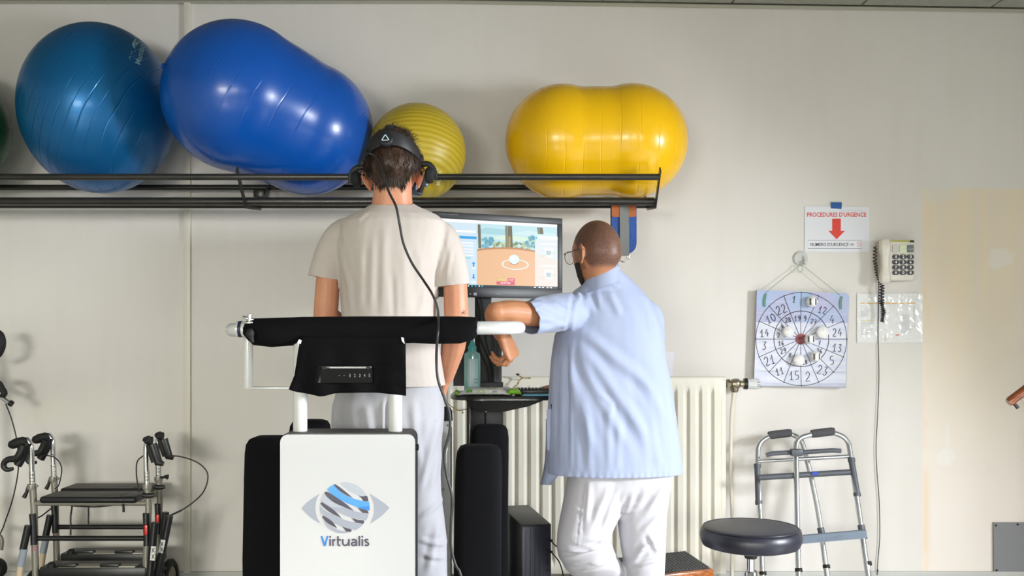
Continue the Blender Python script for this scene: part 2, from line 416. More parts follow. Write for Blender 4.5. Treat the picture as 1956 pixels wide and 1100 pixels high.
def lobes_surface(mb, A, B, ra, rb, blend, n=64, seg=48, sz=1.0):
    """peanut: blended union of two spheres, turned about the axis A-B"""
    A = Vector(A); B = Vector(B); d = (B-A).length; ax = (B-A)/d
    prof = []
    for i in range(n+1):
        t = -ra+(d+ra+rb)*(1-math.cos(PI*i/n))/2
        q = []
        for c, r in ((0, ra), (d, rb)):
            v = r*r-(t-c)**2; q.append(math.sqrt(v) if v > 0 else -math.sqrt(-v))
        h = max(blend-abs(q[0]-q[1]), 0)/blend
        prof.append((max(q)+h*h*blend*.25, t))
    prof = [(r if 0 < i < n else .001, t) for i, (r, t) in enumerate(prof)]
    prof[0] = (.0005, -ra); prof[-1] = (.0005, d+rb)
    mb.lathe(prof, A, ax, seg); return mb
def ray_ell(px, py, C, R):
    o = Vector((0, 0, CZ)); d = P(px, py, 1)-o
    s_ = Vector((d.x/R[0], d.y/R[1], d.z/R[2])); c_ = Vector(((o-C).x/R[0], (o-C).y/R[1], (o-C).z/R[2]))
    a = s_.dot(s_); b = 2*s_.dot(c_); c = c_.dot(c_)-1; D = b*b-4*a*c
    if D < 0: D = 0
    return o+d*((-b-math.sqrt(D))/(2*a))
def on_ell(C, R):
    def f(x, y, l):
        p = ray_ell(x, y, C, R); n = Vector(((p-C).x/R[0]**2, (p-C).y/R[1]**2, (p-C).z/R[2]**2)).normalized()
        return p+n*(l+.0006)
    return f
def plug(parent, p, n, m):
    MB().lathe([(.0001, -.004), (.011, -.004), (.012, .002), (.009, .005), (.0001, .005)], p, n, 16).build('valve_plug', m, parent)

# pearly blue ball
C1 = P(189, 208, 4.16); R1 = (.318, .338, .361)
t = thing('exercise_ball', (C1.x, C1.y, C1.z-R1[2]), 'pearly blue exercise ball with fine diagonal grooves, at left on the rack', 'exercise ball', 'exercise balls on the wall rack')
MB().ball(C1, R1, 40).build('shell', ball_mat('pearl_blue', '06509E', '056C98', .36, .12, -27, 22, .4, .5), t)
Mpr = mat('pale_print', '8FB9CC', .5)
a = Art(on_ell(C1, R1))
def mamba(a, m, base, cx, cy, sc_, ang, extra=None):
    """word, small line and curved emblem; (cx, cy) middle of the word, ang degrees"""
    r = math.radians(ang)
    def T(x, y): return (cx+(x*math.cos(r)-y*math.sin(r))*sc_, cy+(x*math.sin(r)+y*math.cos(r))*sc_)
    old = a.t; a.t = lambda x, y, l: old(*T(x, y), l)
    a.text('Mambo', -20, -6, 20, 6, m, bold=.015, shear=.15)
    a.rect(-10, -10.5, 8, -10, m)
    a.text(extra or '75 cm', -14, -19, 3, -15, m)
    def leaf(p0, p1, p2, w_):
        pts = []
        for s_ in (1, -1):
            L_ = []
            for i in range(9):
                t_ = i/8; x = p0[0]*(1-t_)**2+2*p1[0]*t_*(1-t_)+p2[0]*t_*t_; y = p0[1]*(1-t_)**2+2*p1[1]*t_*(1-t_)+p2[1]*t_*t_
                L_.append((x, y+s_*w_*math.sin(PI*t_**.7)))
            pts += L_ if s_ == 1 else L_[::-1][1:-1]
        a.poly(pts, m)
    leaf((8, -12), (18, -22), (27, -12), 3); leaf((14, -11), (22, -14), (27, -2), 2.4); leaf((20, -17), (30, -18), (29, -6), 1.6)
    a.t = old
mamba(a, Mpr, None, 267, 104, .98, -76)
a.build('printed_logo', t)
# two-lobed blue ball
M_bl = ball_mat('deep_blue', '0450AC', '034AA2', .27, .12, -27, 12, 0, .22, .02)
t = thing('peanut_exercise_ball', P(540, 378, 4.12), 'big blue two-lobed exercise ball lying slantwise on the rack', 'exercise ball', 'exercise balls on the wall rack')
A = P(456, 185, 3.98); B = P(586, 246, 4.13)
lobes_surface(MB(), A, B, .307, .281, .16, 72, 56).build('shell', M_bl, t)
plug(t, A+Vector((-.25, -.175, .08)), Vector((-.25, -.175, .08)), M_bl)
# mustard ball behind the head
C3 = P(797, 291, 4.16); R3 = (.209, .21, .209)
t = thing('exercise_ball', (C3.x, C3.y, C3.z-R3[2]), 'small mustard yellow ribbed exercise ball behind the head of the headset wearer', 'exercise ball', 'exercise balls on the wall rack')
MB().ball(C3, R3, 32).build('shell', rib_mat('mustard_ribbed', 'AE9414', 'BCA634'), t)
a = Art(on_ell(C3, R3)); Mp2 = mat('yellow_patch', 'D8C628', .5); Mp3 = mat('white_print', 'E6E4B8', .5)
a.poly([(824, 308), (846, 312), (842, 362), (820, 358)], Mp2)
mamba(a, Mp3, None, 838, 340, .68, -82)
a.build('printed_logo', t)
# yellow two-lobed
t = thing('peanut_exercise_ball', P(1140, 378, 4.15), 'warm yellow two-lobed exercise ball at the right end of the rack', 'exercise ball', 'exercise balls on the wall rack')
M_ye = ball_mat('warm_yellow', 'F0BC02', 'EBB404', .27, .15, 0, 13, 0, .3, .025)
A = P(1073, 271, 4.17); B = P(1205, 270, 4.17); R_ = S(108, 4.17)
lobes_surface(MB(), A, B, R_, R_, .155, 72, 56).build('shell', M_ye, t)
# green, mostly out of frame
C5 = P(-126, 246, 4.15); R5 = (S(136, 4.15), .29, S(130, 4.15))
t = thing('exercise_ball', (C5.x, C5.y, C5.z-R5[2]), 'dark green exercise ball cut off by the left edge, left of the pearly blue one', 'exercise ball', 'exercise balls on the wall rack')
MB().ball(C5, R5, 32).build('shell', ball_mat('dark_green', '0E5A34', '0C5030', .35, .2, 40, 16, .1), t)

# ------------------------------------------------------------------ padded cuff hanging from the rack
YS = 4.12
t = thing('padded_cuff', P(1192, 398, YS), 'blue denim and tan leather cuff with grey webbing hanging under the rack', 'strap')
def slab(mb, outline, Y, th, m=None):
    """outline in pixels at depth Y, th towards the wall"""
    n = len(outline); vs = [P(x, y, Y) for x, y in outline]; vs += [v+Vector((0, th, 0)) for v in vs]
    fs = [list(range(n)), list(range(n, 2*n))[::-1]]+[[i, (i+1) % n, n+(i+1) % n, n+i] for i in range(n)]
    return mb.add(vs, fs, m)
def rr(x0, y0, x1, y1, r, corners='1111', k=5):
    out = []
    for i, (cx, cy, a0) in enumerate(((x0+r, y0+r, 180), (x1-r, y0+r, 270), (x1-r, y1-r, 0), (x0+r, y1-r, 90))):
        if corners[i] == '1': out += [(cx+r*math.cos(math.radians(a0+90*j/k)), cy+r*math.sin(math.radians(a0+90*j/k))) for j in range(k+1)]
        else: out.append(((x0, y0), (x1, y0), (x1, y1), (x0, y1))[i])
    return out
M_den = mat('denim', '2C4C92', .85, bump=(220, .4, .001), var=('35589E', 90)); M_tan = mat('tan_leather', 'A85A24', .5, bump=(60, .2, .001)); M_web = mat('grey_webbing', '7C7E7C', .8, bump=(200, .4, .001, (.1, 1, 1)))
slab(MB(), rr(1168, 392, 1216, 485, 20, '0011'), YS, .02).build('denim_pad', M_den, t)
slab(MB(), rr(1168.5, 380, 1215.5, 414, 3, '0011'), YS-.004, .028).build('leather_top', M_tan, t)
slab(MB(), [(1167, 396), (1169, 396), (1169, 484), (1167, 462)], YS+.004, .02).build('dark_edge', M_rub, t)
slab(MB(), [(1183.5, 382), (1201, 382), (1202, 489), (1185, 489)], YS-.007, .004).build('webbing', M_web, t)
for dx, dy, q in ((0, 0, 0), (-3.5, -2, .005)):
    cx, cy = 1192+dx, 488+dy; pts = [P(cx+10*math.cos(math.radians(a_)), cy+13*math.sin(math.radians(a_)), YS-.006+q) for a_ in range(0, 181, 15)]
    MB().tube(pts+[pts[0]], .0019, 8).build('metal_ring', M_chrome, t)
# loop of the cuff over the rail
pts = [P(1192, 384, YS-.005)+Vector((0, -.0, .012)), Vector((P(1192, 0, YS).x, YS-.035, 1.79)), Vector((P(1192, 0, YS).x, 4.04, 1.782)), Vector((P(1192, 0, YS).x, 4.005, 1.756))]
# ------------------------------------------------------------------ papers, hook, tape on the wall
M_paper = mat('laminated_paper', 'E9EAF2', .18, coat=.4, bump=(14, .25, .004)); M_blue = mat('blue_tape', '12549C', .5)
W = WY-.004
t = tag(slab(MB(), [(1537.5, 394), (1660.5, 395), (1661, 481), (1600, 482), (1537, 480)], W, .0015).build('emergency_sign', M_paper, smooth=0),
        'laminated white emergency procedures sign with red arrow, taped above the numbered board', 'sign')
a = Art(onwall(W))
a.text("PROCEDURES D'URGENCE", 1541.5, 405.5, 1654.5, 414, M_red, bold=.018)
a.poly([(1589.5, 417.5), (1606, 417.5), (1606, 441), (1614, 441), (1598, 457), (1582.5, 441), (1589.5, 441)], M_red)
a.stroke([(1543, 459), (1646, 459), (1646, 474.5), (1543, 474.5)], .5, M_ink, True)
a.text("NUMERO D'URGENCE", 1548, 463.5, 1620.5, 470, M_ink, bold=.008)
a.stroke([(1622.5, 467), (1630, 467)], .7, M_ink); a.stroke([(1627, 464), (1630.3, 467), (1627, 470)], .7, M_ink)
a.text('55', 1637, 462, 1645, 471, mat('faded_red', 'E8A8A0', .4))
a.text('Document de service - affichage obligatoire', 1603, 401.3, 1648, 402.6, mat('pale_ink', '8A8890', .5))
a.build('printing', t)['kind'] = 'stuff'
slab(MB(), [(1587, 386), (1608, 386.5), (1607.5, 399), (1587, 398)], W-.0012, .0009).build('tape_strip', M_blue, t)
# plastic pocket with directory
M_poc = mat('plastic_pocket', 'E8E8E8', .16, coat=.6, bump=(40, .3, .003))
pm = MB(); vs = []; nx_, nz2 = 60, 46
def crk(u, v):
    e = min(1, 8*min(u, 1-u, v, 1-v)+.15)
    return e*(.0035*abs(noise.noise(Vector((u*9, v*6, 1.3))))+.0022*abs(noise.noise(Vector((u*22, v*14+u*8, 4.1))))+.001*noise.noise(Vector((u*40, v*40, 2))))
for j in range(nz2+1):
    for i in range(nx_+1):
        u, v = i/nx_, j/nz2; vs.append(P(1637+125*u, 560.5+94*v, W)+Vector((0, -.0012-crk(u, v), 0)))
pm.add(vs, [[j*(nx_+1)+i, j*(nx_+1)+i+1, (j+1)*(nx_+1)+i+1, (j+1)*(nx_+1)+i] for j in range(nz2) for i in range(nx_)])
t = tag(pm.build('plastic_pocket', M_poc, smooth=80),
        'crinkled clear plastic pocket holding a phone list, pinned below the telephone', 'document pocket')
a = Art(lambda x, y, l: P(x, y, W)+Vector((0, -.0016-crk(min(max((x-1637)/125, 0), 1), min(max((y-560.5)/94, 0), 1))-l, 0))); M_or = mat('pale_orange_print', 'E2B878', .4); M_gr = mat('pale_grey_print', 'BDBAC0', .4)
a.rect(1644, 578, 1748, 580.5, M_or); a.rect(1644, 611.5, 1674, 613, mat('pale_yellow_print', 'E2D098', .4))
for x0, x1, y0, y1 in ((1644, 1664, 583, 606), (1644, 1670, 616, 640), (1676, 1690, 584, 612), (1720, 1740, 601, 636), (1744, 1748, 584, 625)):
    y = y0
    while y < y1: a.rect(x0, y, x0+(x1-x0)*random.uniform(.6, 1), y+.7, M_gr); y += 2.1
a.stroke([(1691, 642), (1688, 646), (1693, 648), (1690, 652)], .8, mat('faded_orange', 'D89A7C', .4)); a.rect(1710, 639, 1717, 640.5, M_red)
a.build('printing', t)['kind'] = 'stuff'
t = tag(slab(MB(), [(1262, 671), (1288, 672), (1284, 720), (1262, 720)], W, .0012).build('paper_sheet', mat('pale_sheet', 'E2E0E8', .5), smooth=0),
        'pale paper sheet on the wall half hidden behind the blue tunic, above the radiator', 'paper')
# grey cover plate bottom right
t = tag(slab(MB(), [(1898, 998), (2060, 998), (2060, 1095), (1899, 1095)], WY-.012, .011).build('cover_plate', mat('grey_plate', '86868A', .4, .2), smooth=0),
        'grey metal cover plate screwed to the wall, low in the right corner', 'panel')
for x, y in ((1902.5, 1003.5), (1944, 1001.5), (1904, 1089), (1990, 1002), (2050, 1003)):
    MB().lathe([(.0001, -.003), (.004, -.003), (.005, 0), (.0001, 0)], P(x, y, WY-.0135), (0, 1, 0), 10).build('screw', M_plast, t)
# small dark nail hole marks under the phone
tag(MB().lathe([(.0001, -.004), (.003, -.003), (.003, 0), (.0001, 0)], P(1707, 509.5, WY-.001), (0, 1, 0), 10).build('nail', M_plast), 'small dark nail in the wall just below the telephone', 'nail')

# ------------------------------------------------------------------ adhesive hook and numbered board
HY = WY-.002
t = thing('wall_hook', P(1528, 494, HY), 'white round stick-on hook holding the string of the numbered board', 'hook')
c = P(1529, 494, HY)
MB().lathe([(.0001, 0), (.034, 0), (.034, .004), (.030, .008), (.0001, .009)], c, (0, -1, 0), 28).build('hook_plate', M_white, t)
MB().tube([c+Vector((.01, -.006, .008)), c+Vector((.016, -.012, .0)), c+Vector((.016, -.016, -.018)), c+Vector((.014, -.030, -.024)), c+Vector((.013, -.034, -.010))], .007, 10, smooth=3).build('hook_arm', M_white, t)
BY = 4.462
bq = [(1446, 553.5), (1617, 560), (1622, 565), (1616, 741), (1440, 737)]
t = tag(slab(MB(), bq, BY, .014).build('number_board', mat('board_edge', 'A9ABBC', .6), smooth=0), 'square painted board with a hand-drawn numbered wheel and white knobs, hanging on a string', 'game board')
M_ln = mat('marker_ink', '3A3238', .7)
a = Art(onwall(BY))
M_b1 = mat('sky_blue_paint', 'A2B7D8', .55, var=('B4B2D2', 12)); M_b2 = mat('lilac_paint', 'B2B1CF', .55, var=('A6B4D4', 14)); M_b3 = mat('white_paint_board', 'D9DAE6', .5, var=('C9CDE0', 10, (1, 1, 6))); M_b4 = mat('grey_blue_paint', 'B9BCD0', .55, var=('CFD2E0', 10, (1, 1, 6)))
def band(y0, y1, m):
    xl = lambda y: 1446-6*(y-553.5)/184; xr = lambda y: 1621-6*(y-566)/175
    a.poly([(xl(y0), y0), (xr(y0), y0+2), (xr(y1), y1+2), (xl(y1), y1)], m)
a.poly([(1446, 553.5), (1617, 560), (1621.6, 565), (1621, 580), (1445, 576)], M_b1)
band(576, 592, M_b1); band(592, 600, M_b2); band(600, 622, M_b2); band(615, 660, M_b3); band(660, 700, M_b3); band(700, 708, M_b3); band(707, 711, M_b4); band(711, 731, M_b3); band(730, 736, M_b4)
for y in (575, 597, 615, 664, 706): a.stroke([(1444, y), (1619, y+3)], .5, M_b3)
a.poly([(1584, 580), (1596, 570), (1610, 572), (1620, 580), (1620, 590), (1582, 588)], M_b2)
random.seed(3)
cx, cy = 1529.5, 647.5
a.ring(cx+1, cy, 87, 1.2, M_ln, 89); a.ring(cx+1, cy-.5, 52.5, 1.4, M_ln, 53)
for k in range(16):
    an = math.radians(22.5*k); a.stroke([(cx+7*math.sin(an), cy-7*math.cos(an)), (cx+52*math.sin(an), cy-53*math.cos(an)), (cx+1+88*math.sin(an), cy-90*math.cos(an))], 1.0, M_ln)
    a.disc(cx+1+87*math.sin(an), cy-89*math.cos(an), 1.3, M_ln, n=10)
a.disc(cx, cy, 10.5, mat('maroon_patch', '5E3238', .7, var=('A05A5A', 40)))
DG = {'0': [[(.5, 0), (.1, .3), (.1, .7), (.5, 1), (.9, .7), (.9, .3), (.5, 0)]], '1': [[(.1, .45), (.6, 0), (.45, 1)], [(.1, .98), (.85, 1)]],
      '2': [[(.1, .25), (.4, 0), (.8, .15), (.7, .5), (.1, 1), (.95, .95)]], '3': [[(.15, .1), (.8, .05), (.45, .42), (.85, .7), (.5, 1), (.1, .9)]],
      '4': [[(.6, 0), (.1, .6), (.95, .6)], [(.75, .35), (.65, 1)]], '5': [[(.85, 0), (.25, .05), (.2, .45), (.75, .5), (.75, .9), (.1, 1)]],
      '6': [[(.7, 0), (.2, .45), (.15, .85), (.5, 1), (.85, .75), (.5, .55), (.2, .75)]], '7': [[(.05, .05), (.9, 0), (.45, 1)], [(.2, .5), (.8, .48)]],
      '8': [[(.5, .48), (.15, .25), (.5, 0), (.85, .22), (.5, .48), (.1, .78), (.5, 1), (.9, .78), (.5, .48)]], '9': [[(.8, .3), (.45, .5), (.15, .25), (.5, 0), (.8, .2), (.75, .7), (.3, 1)]]}
def hand(a, txt, x, y, h, m, rot=0, wd=1.2):
    wch = h*.52; r = math.radians(rot); tot = wch*len(txt)+h*.14*(len(txt)-1)
    for i, ch in enumerate(txt):
        for st in DG[ch]:
            pts = []
            sm = cr([Vector((q[0], q[1], 0)) for q in st], 3) if len(st) > 3 else [Vector((q[0], q[1], 0)) for q in st]
            for q in sm:
                X = -tot/2+i*(wch+h*.14)+q.x*wch; Y = (q.y-.5)*h
                pts.append((x+X*math.cos(r)-Y*math.sin(r), y+X*math.sin(r)+Y*math.cos(r)))
            a.stroke(pts, wd, m)
for txt, x, y, h, r in (('12', 1571, 592, 13, 12), ('4', 1589, 610, 16, 0), ('24', 1599, 635, 15, 0), ('13', 1599, 664, 15, 5), ('5', 1589, 688, 16, -5), ('23', 1571, 707, 17, 14), ('2', 1543, 719, 18, 0), ('15', 1517, 717, 16, -5),
                        ('11', 1489, 709, 13, -18), ('21', 1470, 688, 17, -18), ('3', 1460, 660, 16, 5), ('14', 1460, 636, 14, -5), ('10', 1472, 608, 15, -25), ('22', 1492, 591, 16, -20), ('1', 1517, 571, 13, 5)):
    hand(a, txt, x, y, h, M_ln, r)
for txt, x, y, h, r in (('9', 1538, 608, 10, 0), ('27', 1554, 614, 9, 12), ('7', 1565, 655, 9, 5), ('26', 1565, 670, 9, 5), ('18', 1537, 692, 8, -8), ('8', 1509, 678, 8, 15), ('29', 1496, 670, 10, -12), ('16', 1492, 655, 9, -3), ('2', 1487, 640, 9, 0), ('6', 1494, 621, 9, -15), ('28', 1505, 611, 9, -10), ('19', 1523, 608, 10, 0)):
    hand(a, txt, x, y, h, M_ln, r, 1.1)
a.build('painted_wheel', t)
M_knob = mat('white_knob', 'E6E4E2', .25, coat=.4)
for x, y, r, gripx in ((1547, 577, 10.5, 1), (1502, 634, 11, 0), (1567, 635, 12, 0), (1543, 648, 9.5, 1), (1522, 688, 11, 0), (1554, 681, 10, 1)):
    c = P(x, y, BY); R_ = S(r, BY)
    kb = MB().lathe([(.0001, .0), (R_*.8, 0), (R_*.8, .012), (R_, .018), (R_*.95, .03), (R_*.6, .038), (.0001, .04)], c+Vector((0, -.001, 0)), (0.1, -1, .05), 24).build('knob', M_knob, t)
    if gripx: 
        MB().box(c+Vector((.002, -.042, .001)), (R_*.75, .01, R_*1.5), .004).build('grip', M_knob, kb)
        for s_ in (-1, 1): MB().box(c+Vector((.002+s_*R_*.5, -.0395, .001)), (R_*.2, .005, R_*1.1), .001).build('slot', M_plast, kb)
M_str = mat('green_string', '9AB09A', .8)
for x, y in ((1462, 561), (1607, 566)):
    pts = [P(x, y, BY-.004), P(x-2, y+12, BY-.008), P(x-1+random.uniform(-2, 1), y+25, BY-.005)]
    for k in range(2): MB().tube([q+Vector((k*.005, -.001*k, 0)) for q in pts], .0022, 6, smooth=3).build('string_end', mat('green_cord', '6FA58A', .8), t)
st = MB(); top = P(1531, 508, WY-.028)
st.tube([P(1462, 561, BY-.004), P(1474, 549, 4.465), top+Vector((-.012, 0, 0)), top+Vector((.005, -.003, .004))], .0014, 6)
st.tube([top+Vector((.005, -.003, .004)), P(1540, 512, 4.463), P(1604, 563, BY-.004)], .0014, 6)
st.tube([top+Vector((math.cos(q*PI/6)*.012-.008, -.002, math.sin(q*PI/6)*.018-.012)) for q in range(13)], .0014, 6)
st.build('hanging_string', M_str, t)

# ------------------------------------------------------------------ telephone
t = thing('telephone', P(1715, 537, WY), 'cream big-button wall telephone with handset and red 55 sticker', 'telephone')
M_ph = mat('cream_phone_plastic', 'DCD6CA', .35)
PY_ = 4.43
body = MB(); slab(body, rr(1684, 457, 1747.5, 536, 6, '1111'), PY_, .066); pb = body.build('base', M_ph, t)
bv = pb.modifiers.new('b', 'BEVEL'); bv.width = .006; bv.segments = 2; bv.limit_method = 'ANGLE'
hs = MB(); rings = []
for py, wd, dp in ((456, 12, .02), (460, 20, .032), (476, 21, .036), (490, 15, .028), (515, 15, .028), (526, 20, .036), (537, 20, .034), (541, 14, .02)):
    cxx = 1690; c = P(cxx, py, PY_-.012)
    rings.append([c+Vector((S(wd/2, PY_)*math.copysign(abs(math.cos(q*PI/8))**.6, math.cos(q*PI/8)), -dp*.6*math.copysign(abs(math.sin(q*PI/8))**.6, math.sin(q*PI/8)), 0)) for q in range(16)])
hs.loft(rings); hs.build('handset', M_ph, t)
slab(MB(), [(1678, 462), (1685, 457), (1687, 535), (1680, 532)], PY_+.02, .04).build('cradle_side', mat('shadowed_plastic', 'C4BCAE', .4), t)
M_bt = mat('dark_button', '2C2C32', .4); M_bw = mat('button_white', 'F0F0F0', .4)
for r_ in range(4):
    for c_ in range(3):
        x = 1711.5+14*c_; y = 490.3+10.1*r_
        bb = MB(); slab(bb, rr(x-6.2, y-4.3, x+6.2, y+4.3, 4.2), PY_-.007, .008); bt = bb.build('button', M_bt, t)
        a = Art(onwall(PY_-.007)); ch = '123456789*0#'[r_*3+c_]
        a.text(ch, x-(.9 if ch == '1' else 1.9), y-2.8, x+(.9 if ch == '1' else 1.9), y+2.8, M_bw, bold=.02); a.build('digit', bt)
for c_, hx in enumerate(('CFC9C4', 'D6E2BC', '6E7478')):
    x = 1711+14.2*c_; bb = MB(); slab(bb, rr(x-6, 467.5, x+6, 482, 2), PY_-.005, .006); k_ = bb.build('memory_key', mat('key_'+hx, hx, .25, .2), t)
    a = Art(onwall(PY_-.005)); a.rect(x-5, 475, x+5, 476.2, M_gr); a.build('key_line', k_)
slab(MB(), [(1702, 459), (1746, 459.5), (1746, 462.5), (1702, 461.5)], PY_-.002, .003).build('display_strip', mat('yellow_green_strip', 'A8A92C', .3), t)
slab(MB(), rr(1738, 459, 1746.5, 463, 1.6), PY_-.003, .003).build('lamp_window', M_plast, t)
a = Art(onwall(PY_-.030)); a.rect(1688.5, 470.3, 1700.5, 478.5, M_red); a.text('55', 1690, 471.8, 1699, 477.6, M_bw, bold=.02); a.build('red_sticker', t)
# coiled cord
pts = []
path = cr([P(1686, 537, 4.42), P(1672, 517, 4.46), P(1671, 495, 4.47)], 6)
co = MB()
def coil(p, r, turns, n=9):
    out = []; T = len(p)-1
    for i in range(turns*n+1):
        t_ = i/(turns*n)*T; k = min(int(t_), T-1); q = p[k]*(1-(t_-k))+p[k+1]*(t_-k); an = 2*PI*i/n
        out.append(q+Vector((r*math.cos(an), r*math.sin(an)*.7, 0)))
    return out
co.tube(coil([P(1672, 470, 4.475), P(1671, 500, 4.475), P(1676, 525, 4.47), P(1684, 545, 4.46)], .008, 14), .0022, 5)
for dx in (-2.0, 1.2): co.tube(coil([P(1685+dx, 545, 4.45), P(1684+dx*1.4, 575, 4.45), P(1687-dx, 595, 4.45), P(1685+dx*.6, 615, 4.45)], .007, 16), .0023, 5)
co.build('coiled_cord', M_plast, t)
MB().tube([P(1678, 500, 4.485), P(1678.5, 560, 4.49), P(1677.5, 640, 4.49), P(1679, 720, 4.49), P(1676, 800, 4.49), P(1673.5, 850, 4.49), P(1675, 900, 4.49), P(1679, 950, 4.49), P(1680.5, 1020, 4.49), P(1677, 1070, 4.49), P(1675, 1098, 4.49), Vector((P(1675, 0, 4.49).x, 4.475, .11))], .0019, 6, smooth=5).build('line_cord', M_plast, t)

# ------------------------------------------------------------------ radiator
M_rad = mat('radiator_enamel', 'DDD8CB', .35, coat=.2)
t = thing('radiator', (.35, 4.42, 0), 'cream ribbed panel radiator under the sheet of paper, behind the computer stand', 'radiator')
RY = 4.37; xa = P(846, 0, RY).x; xb = P(1387, 0, RY).x; zt = P(0, 722, RY).z; zb = .12; pitch = S(23.4, RY)
g = MB(); nx = 400; nz_ = 40; vs = []
for j in range(nz_+1):
    f = j/nz_
    z = zt-.004-(zt-zb)*(f**1.0)
    zz = zt-z
    for i in range(nx+1):
        x = xa+(xb-xa)*i/nx; ph = ((xb-.012-x)/pitch) % 1
        rib = 0
        e = min(zz-.045, (z-zb)-.045)/.02; e = max(0, min(1, e)); e = e*e*(3-2*e)
        s_ = 0.5-.5*math.cos(2*PI*ph); s_ = max(0, min(1, (s_-.12)*2.6)); s_ = s_*s_*(3-2*s_)
        edge = 1 if (xb-x) > .02 and (x-xa) > .02 else 0
        vs.append((x, RY+.012-.012*((1-e)+e*s_) if edge else RY+.004, z))
fs = [[j*(nx+1)+i, j*(nx+1)+i+1, (j+1)*(nx+1)+i+1, (j+1)*(nx+1)+i] for j in range(nz_) for i in range(nx)]
g.add(vs, fs); g.build('front_panel', M_rad, t, smooth=60)
g = MB(); g.box(((xa+xb)/2, RY+.045, (zt+zb)/2-.006), (xb-xa, .05, zt-zb-.02), .01); g.build('rear_panel', M_rad, t)
MB().tube([(xa, RY+.012, zt-.004), (xb, RY+.012, zt-.004)], .011, 12).build('top_seam', M_rad, t)
for x in (xa+.15, xb-.15): MB().box((x, 4.475, .5), (.03, .035, .5), .004).build('wall_bracket', M_rad, t)
MB().box(((xa+xb)/2, RY+.05, .06), (.05, .04, .13), .005).build('foot', M_rad, t)
# valve
t = thing('thermostat_valve', P(1420, 733, 4.4), 'radiator valve with nickel body and white thermostatic head beside the numbered board', 'valve')
M_nick = mat('dull_nickel', '9A917E', .35, .9)
c = P(1388, 733, 4.4); X1 = Vector((1, 0, 0)); k = S(1, 4.4)
MB().lathe([(.0001, 0), (9*k, 0), (9*k, 6*k), (6*k, 7*k), (6*k, 10*k), (.0001, 10*k)], c, X1, 6).build('union_nut', M_nick, t)
MB().lathe([(.0001, 9*k), (9*k, 10*k), (10.5*k, 16*k), (10*k, 22*k), (6*k, 26*k), (.0001, 26*k)], c, X1, 16).lathe([(8*k, 6*k), (8*k, -13*k), (6*k, -16*k), (.0001, -16*k)], c+Vector((15*k, 0, 0)), (0, 0, 1), 12).build('valve_body', M_nick, t)
MB().lathe([(.0001, 26*k), (6.5*k, 26*k), (6.5*k, 33*k), (.0001, 33*k)], c, X1, 20).build('ring_nut', mat('brass_ring', 'C9BE9A', .3, .9), t)
MB().lathe([(.0001, 32*k), (10.5*k, 33*k), (11*k, 39*k), (.0001, 39*k)], c, X1, 24).build('collar', M_plast, t)
hd = MB().lathe([(.0001, 38.5*k), (10*k, 39*k), (10.5*k, 56*k), (9*k, 62*k), (.0001, 63*k)], c, X1, 28).build('thermostat_head', M_white, t)
sl = MB()
for q in (-4, 0, 4): sl.box(c+Vector((59*k, -.0235, q*k*.9)), (6*k, .003, .8*k))
sl.build('slots', M_plast, hd); hd.children[0]['kind'] = 'stuff'
pp = [c+Vector((14*k, .0, -14*k)), P(1397, 800, 4.42), P(1396, 900, 4.43), P(1399, 1000, 4.43), P(1398, 1090, 4.43), Vector((P(1398, 0, 4.43).x, 4.43, .02))]
MB().tube(pp, .0085, 10, smooth=4).build('supply_pipe', mat('painted_pipe', 'D8D0C0', .4), t)
# ------------------------------------------------------------------ stair handrail at the right
t = thing('handrail', P(1940, 755, 3.6), 'varnished wooden stair handrail on steel brackets entering from the right edge', 'handrail')
a0 = P(1926, 769, 3.6); d0 = Vector((.36, 0, .27)).normalized()
a1 = a0+d0*2.0; MB().tube([a0, a0+d0*.01, a1-d0*.01, a1], [.014, .0175, .0175, .014], 20).build('rail', mat('varnished_rail', '8E4A20', .2, var=('6A3214', 12, (1, 6, 6)), coat=.5), t)
MB().bar(a0+d0*.05+Vector((0, 0, -.012)), a0+d0*1.6+Vector((0, 0, -.012)), .03, .006, m=None).build('steel_strip', M_black, t)
p = a0+d0*.035
MB().tube(fillet([p+Vector((-.012, 0, -.015)), p+Vector((.008, 0, -.04))], .01), .008, 8).build('bracket_end', M_black, t)
for q in (.5, 1.93):
    p = a0+d0*q; MB().tube([p+Vector((0, 0, -.01)), Vector((p.x, p.y, 0))], .018, 12).build('post', M_black, t)
# ------------------------------------------------------------------ balance platform (white front panel, padded handrail)
MX, MY = -.385, 3.1
t = thing('balance_platform', (MX, MY, 0), 'white balance machine with a logo panel and black padded handrail behind the standing man', 'exercise machine')
mach = t
MB().box((MX-.02, MY, .05), (.95, .98, .1), .015).build('base_platform', mat('dark_platform', '3A3A3E', .6), t)
FY = 2.6
FPX = (535, 792)
M_pan = mat('white_laminate', 'C2C2C5', .28, coat=.15); M_edge = mat('black_edge', '17161A', .5)
def zat(py, Y): return P(0, py, Y).z
zb = .02; pyb = HOR+(CZ-zb)*F/FY
slab(MB(), rr(FPX[0], 830, FPX[1], pyb, 15, '1100'), FY, .018).build('front_panel', M_pan, t)
slab(MB(), rr(FPX[0]+2, 826.5, FPX[1]-2, pyb, 15, '1100'), FY+.019, .115).build('black_case', M_edge, t)
MB().lathe([(.0001, 0), (.009, 0), (.009, .012), (.0001, .014)], P(791, 854, FY+.06), (1, 0, 0), 14).build('side_knob', M_plast, t)
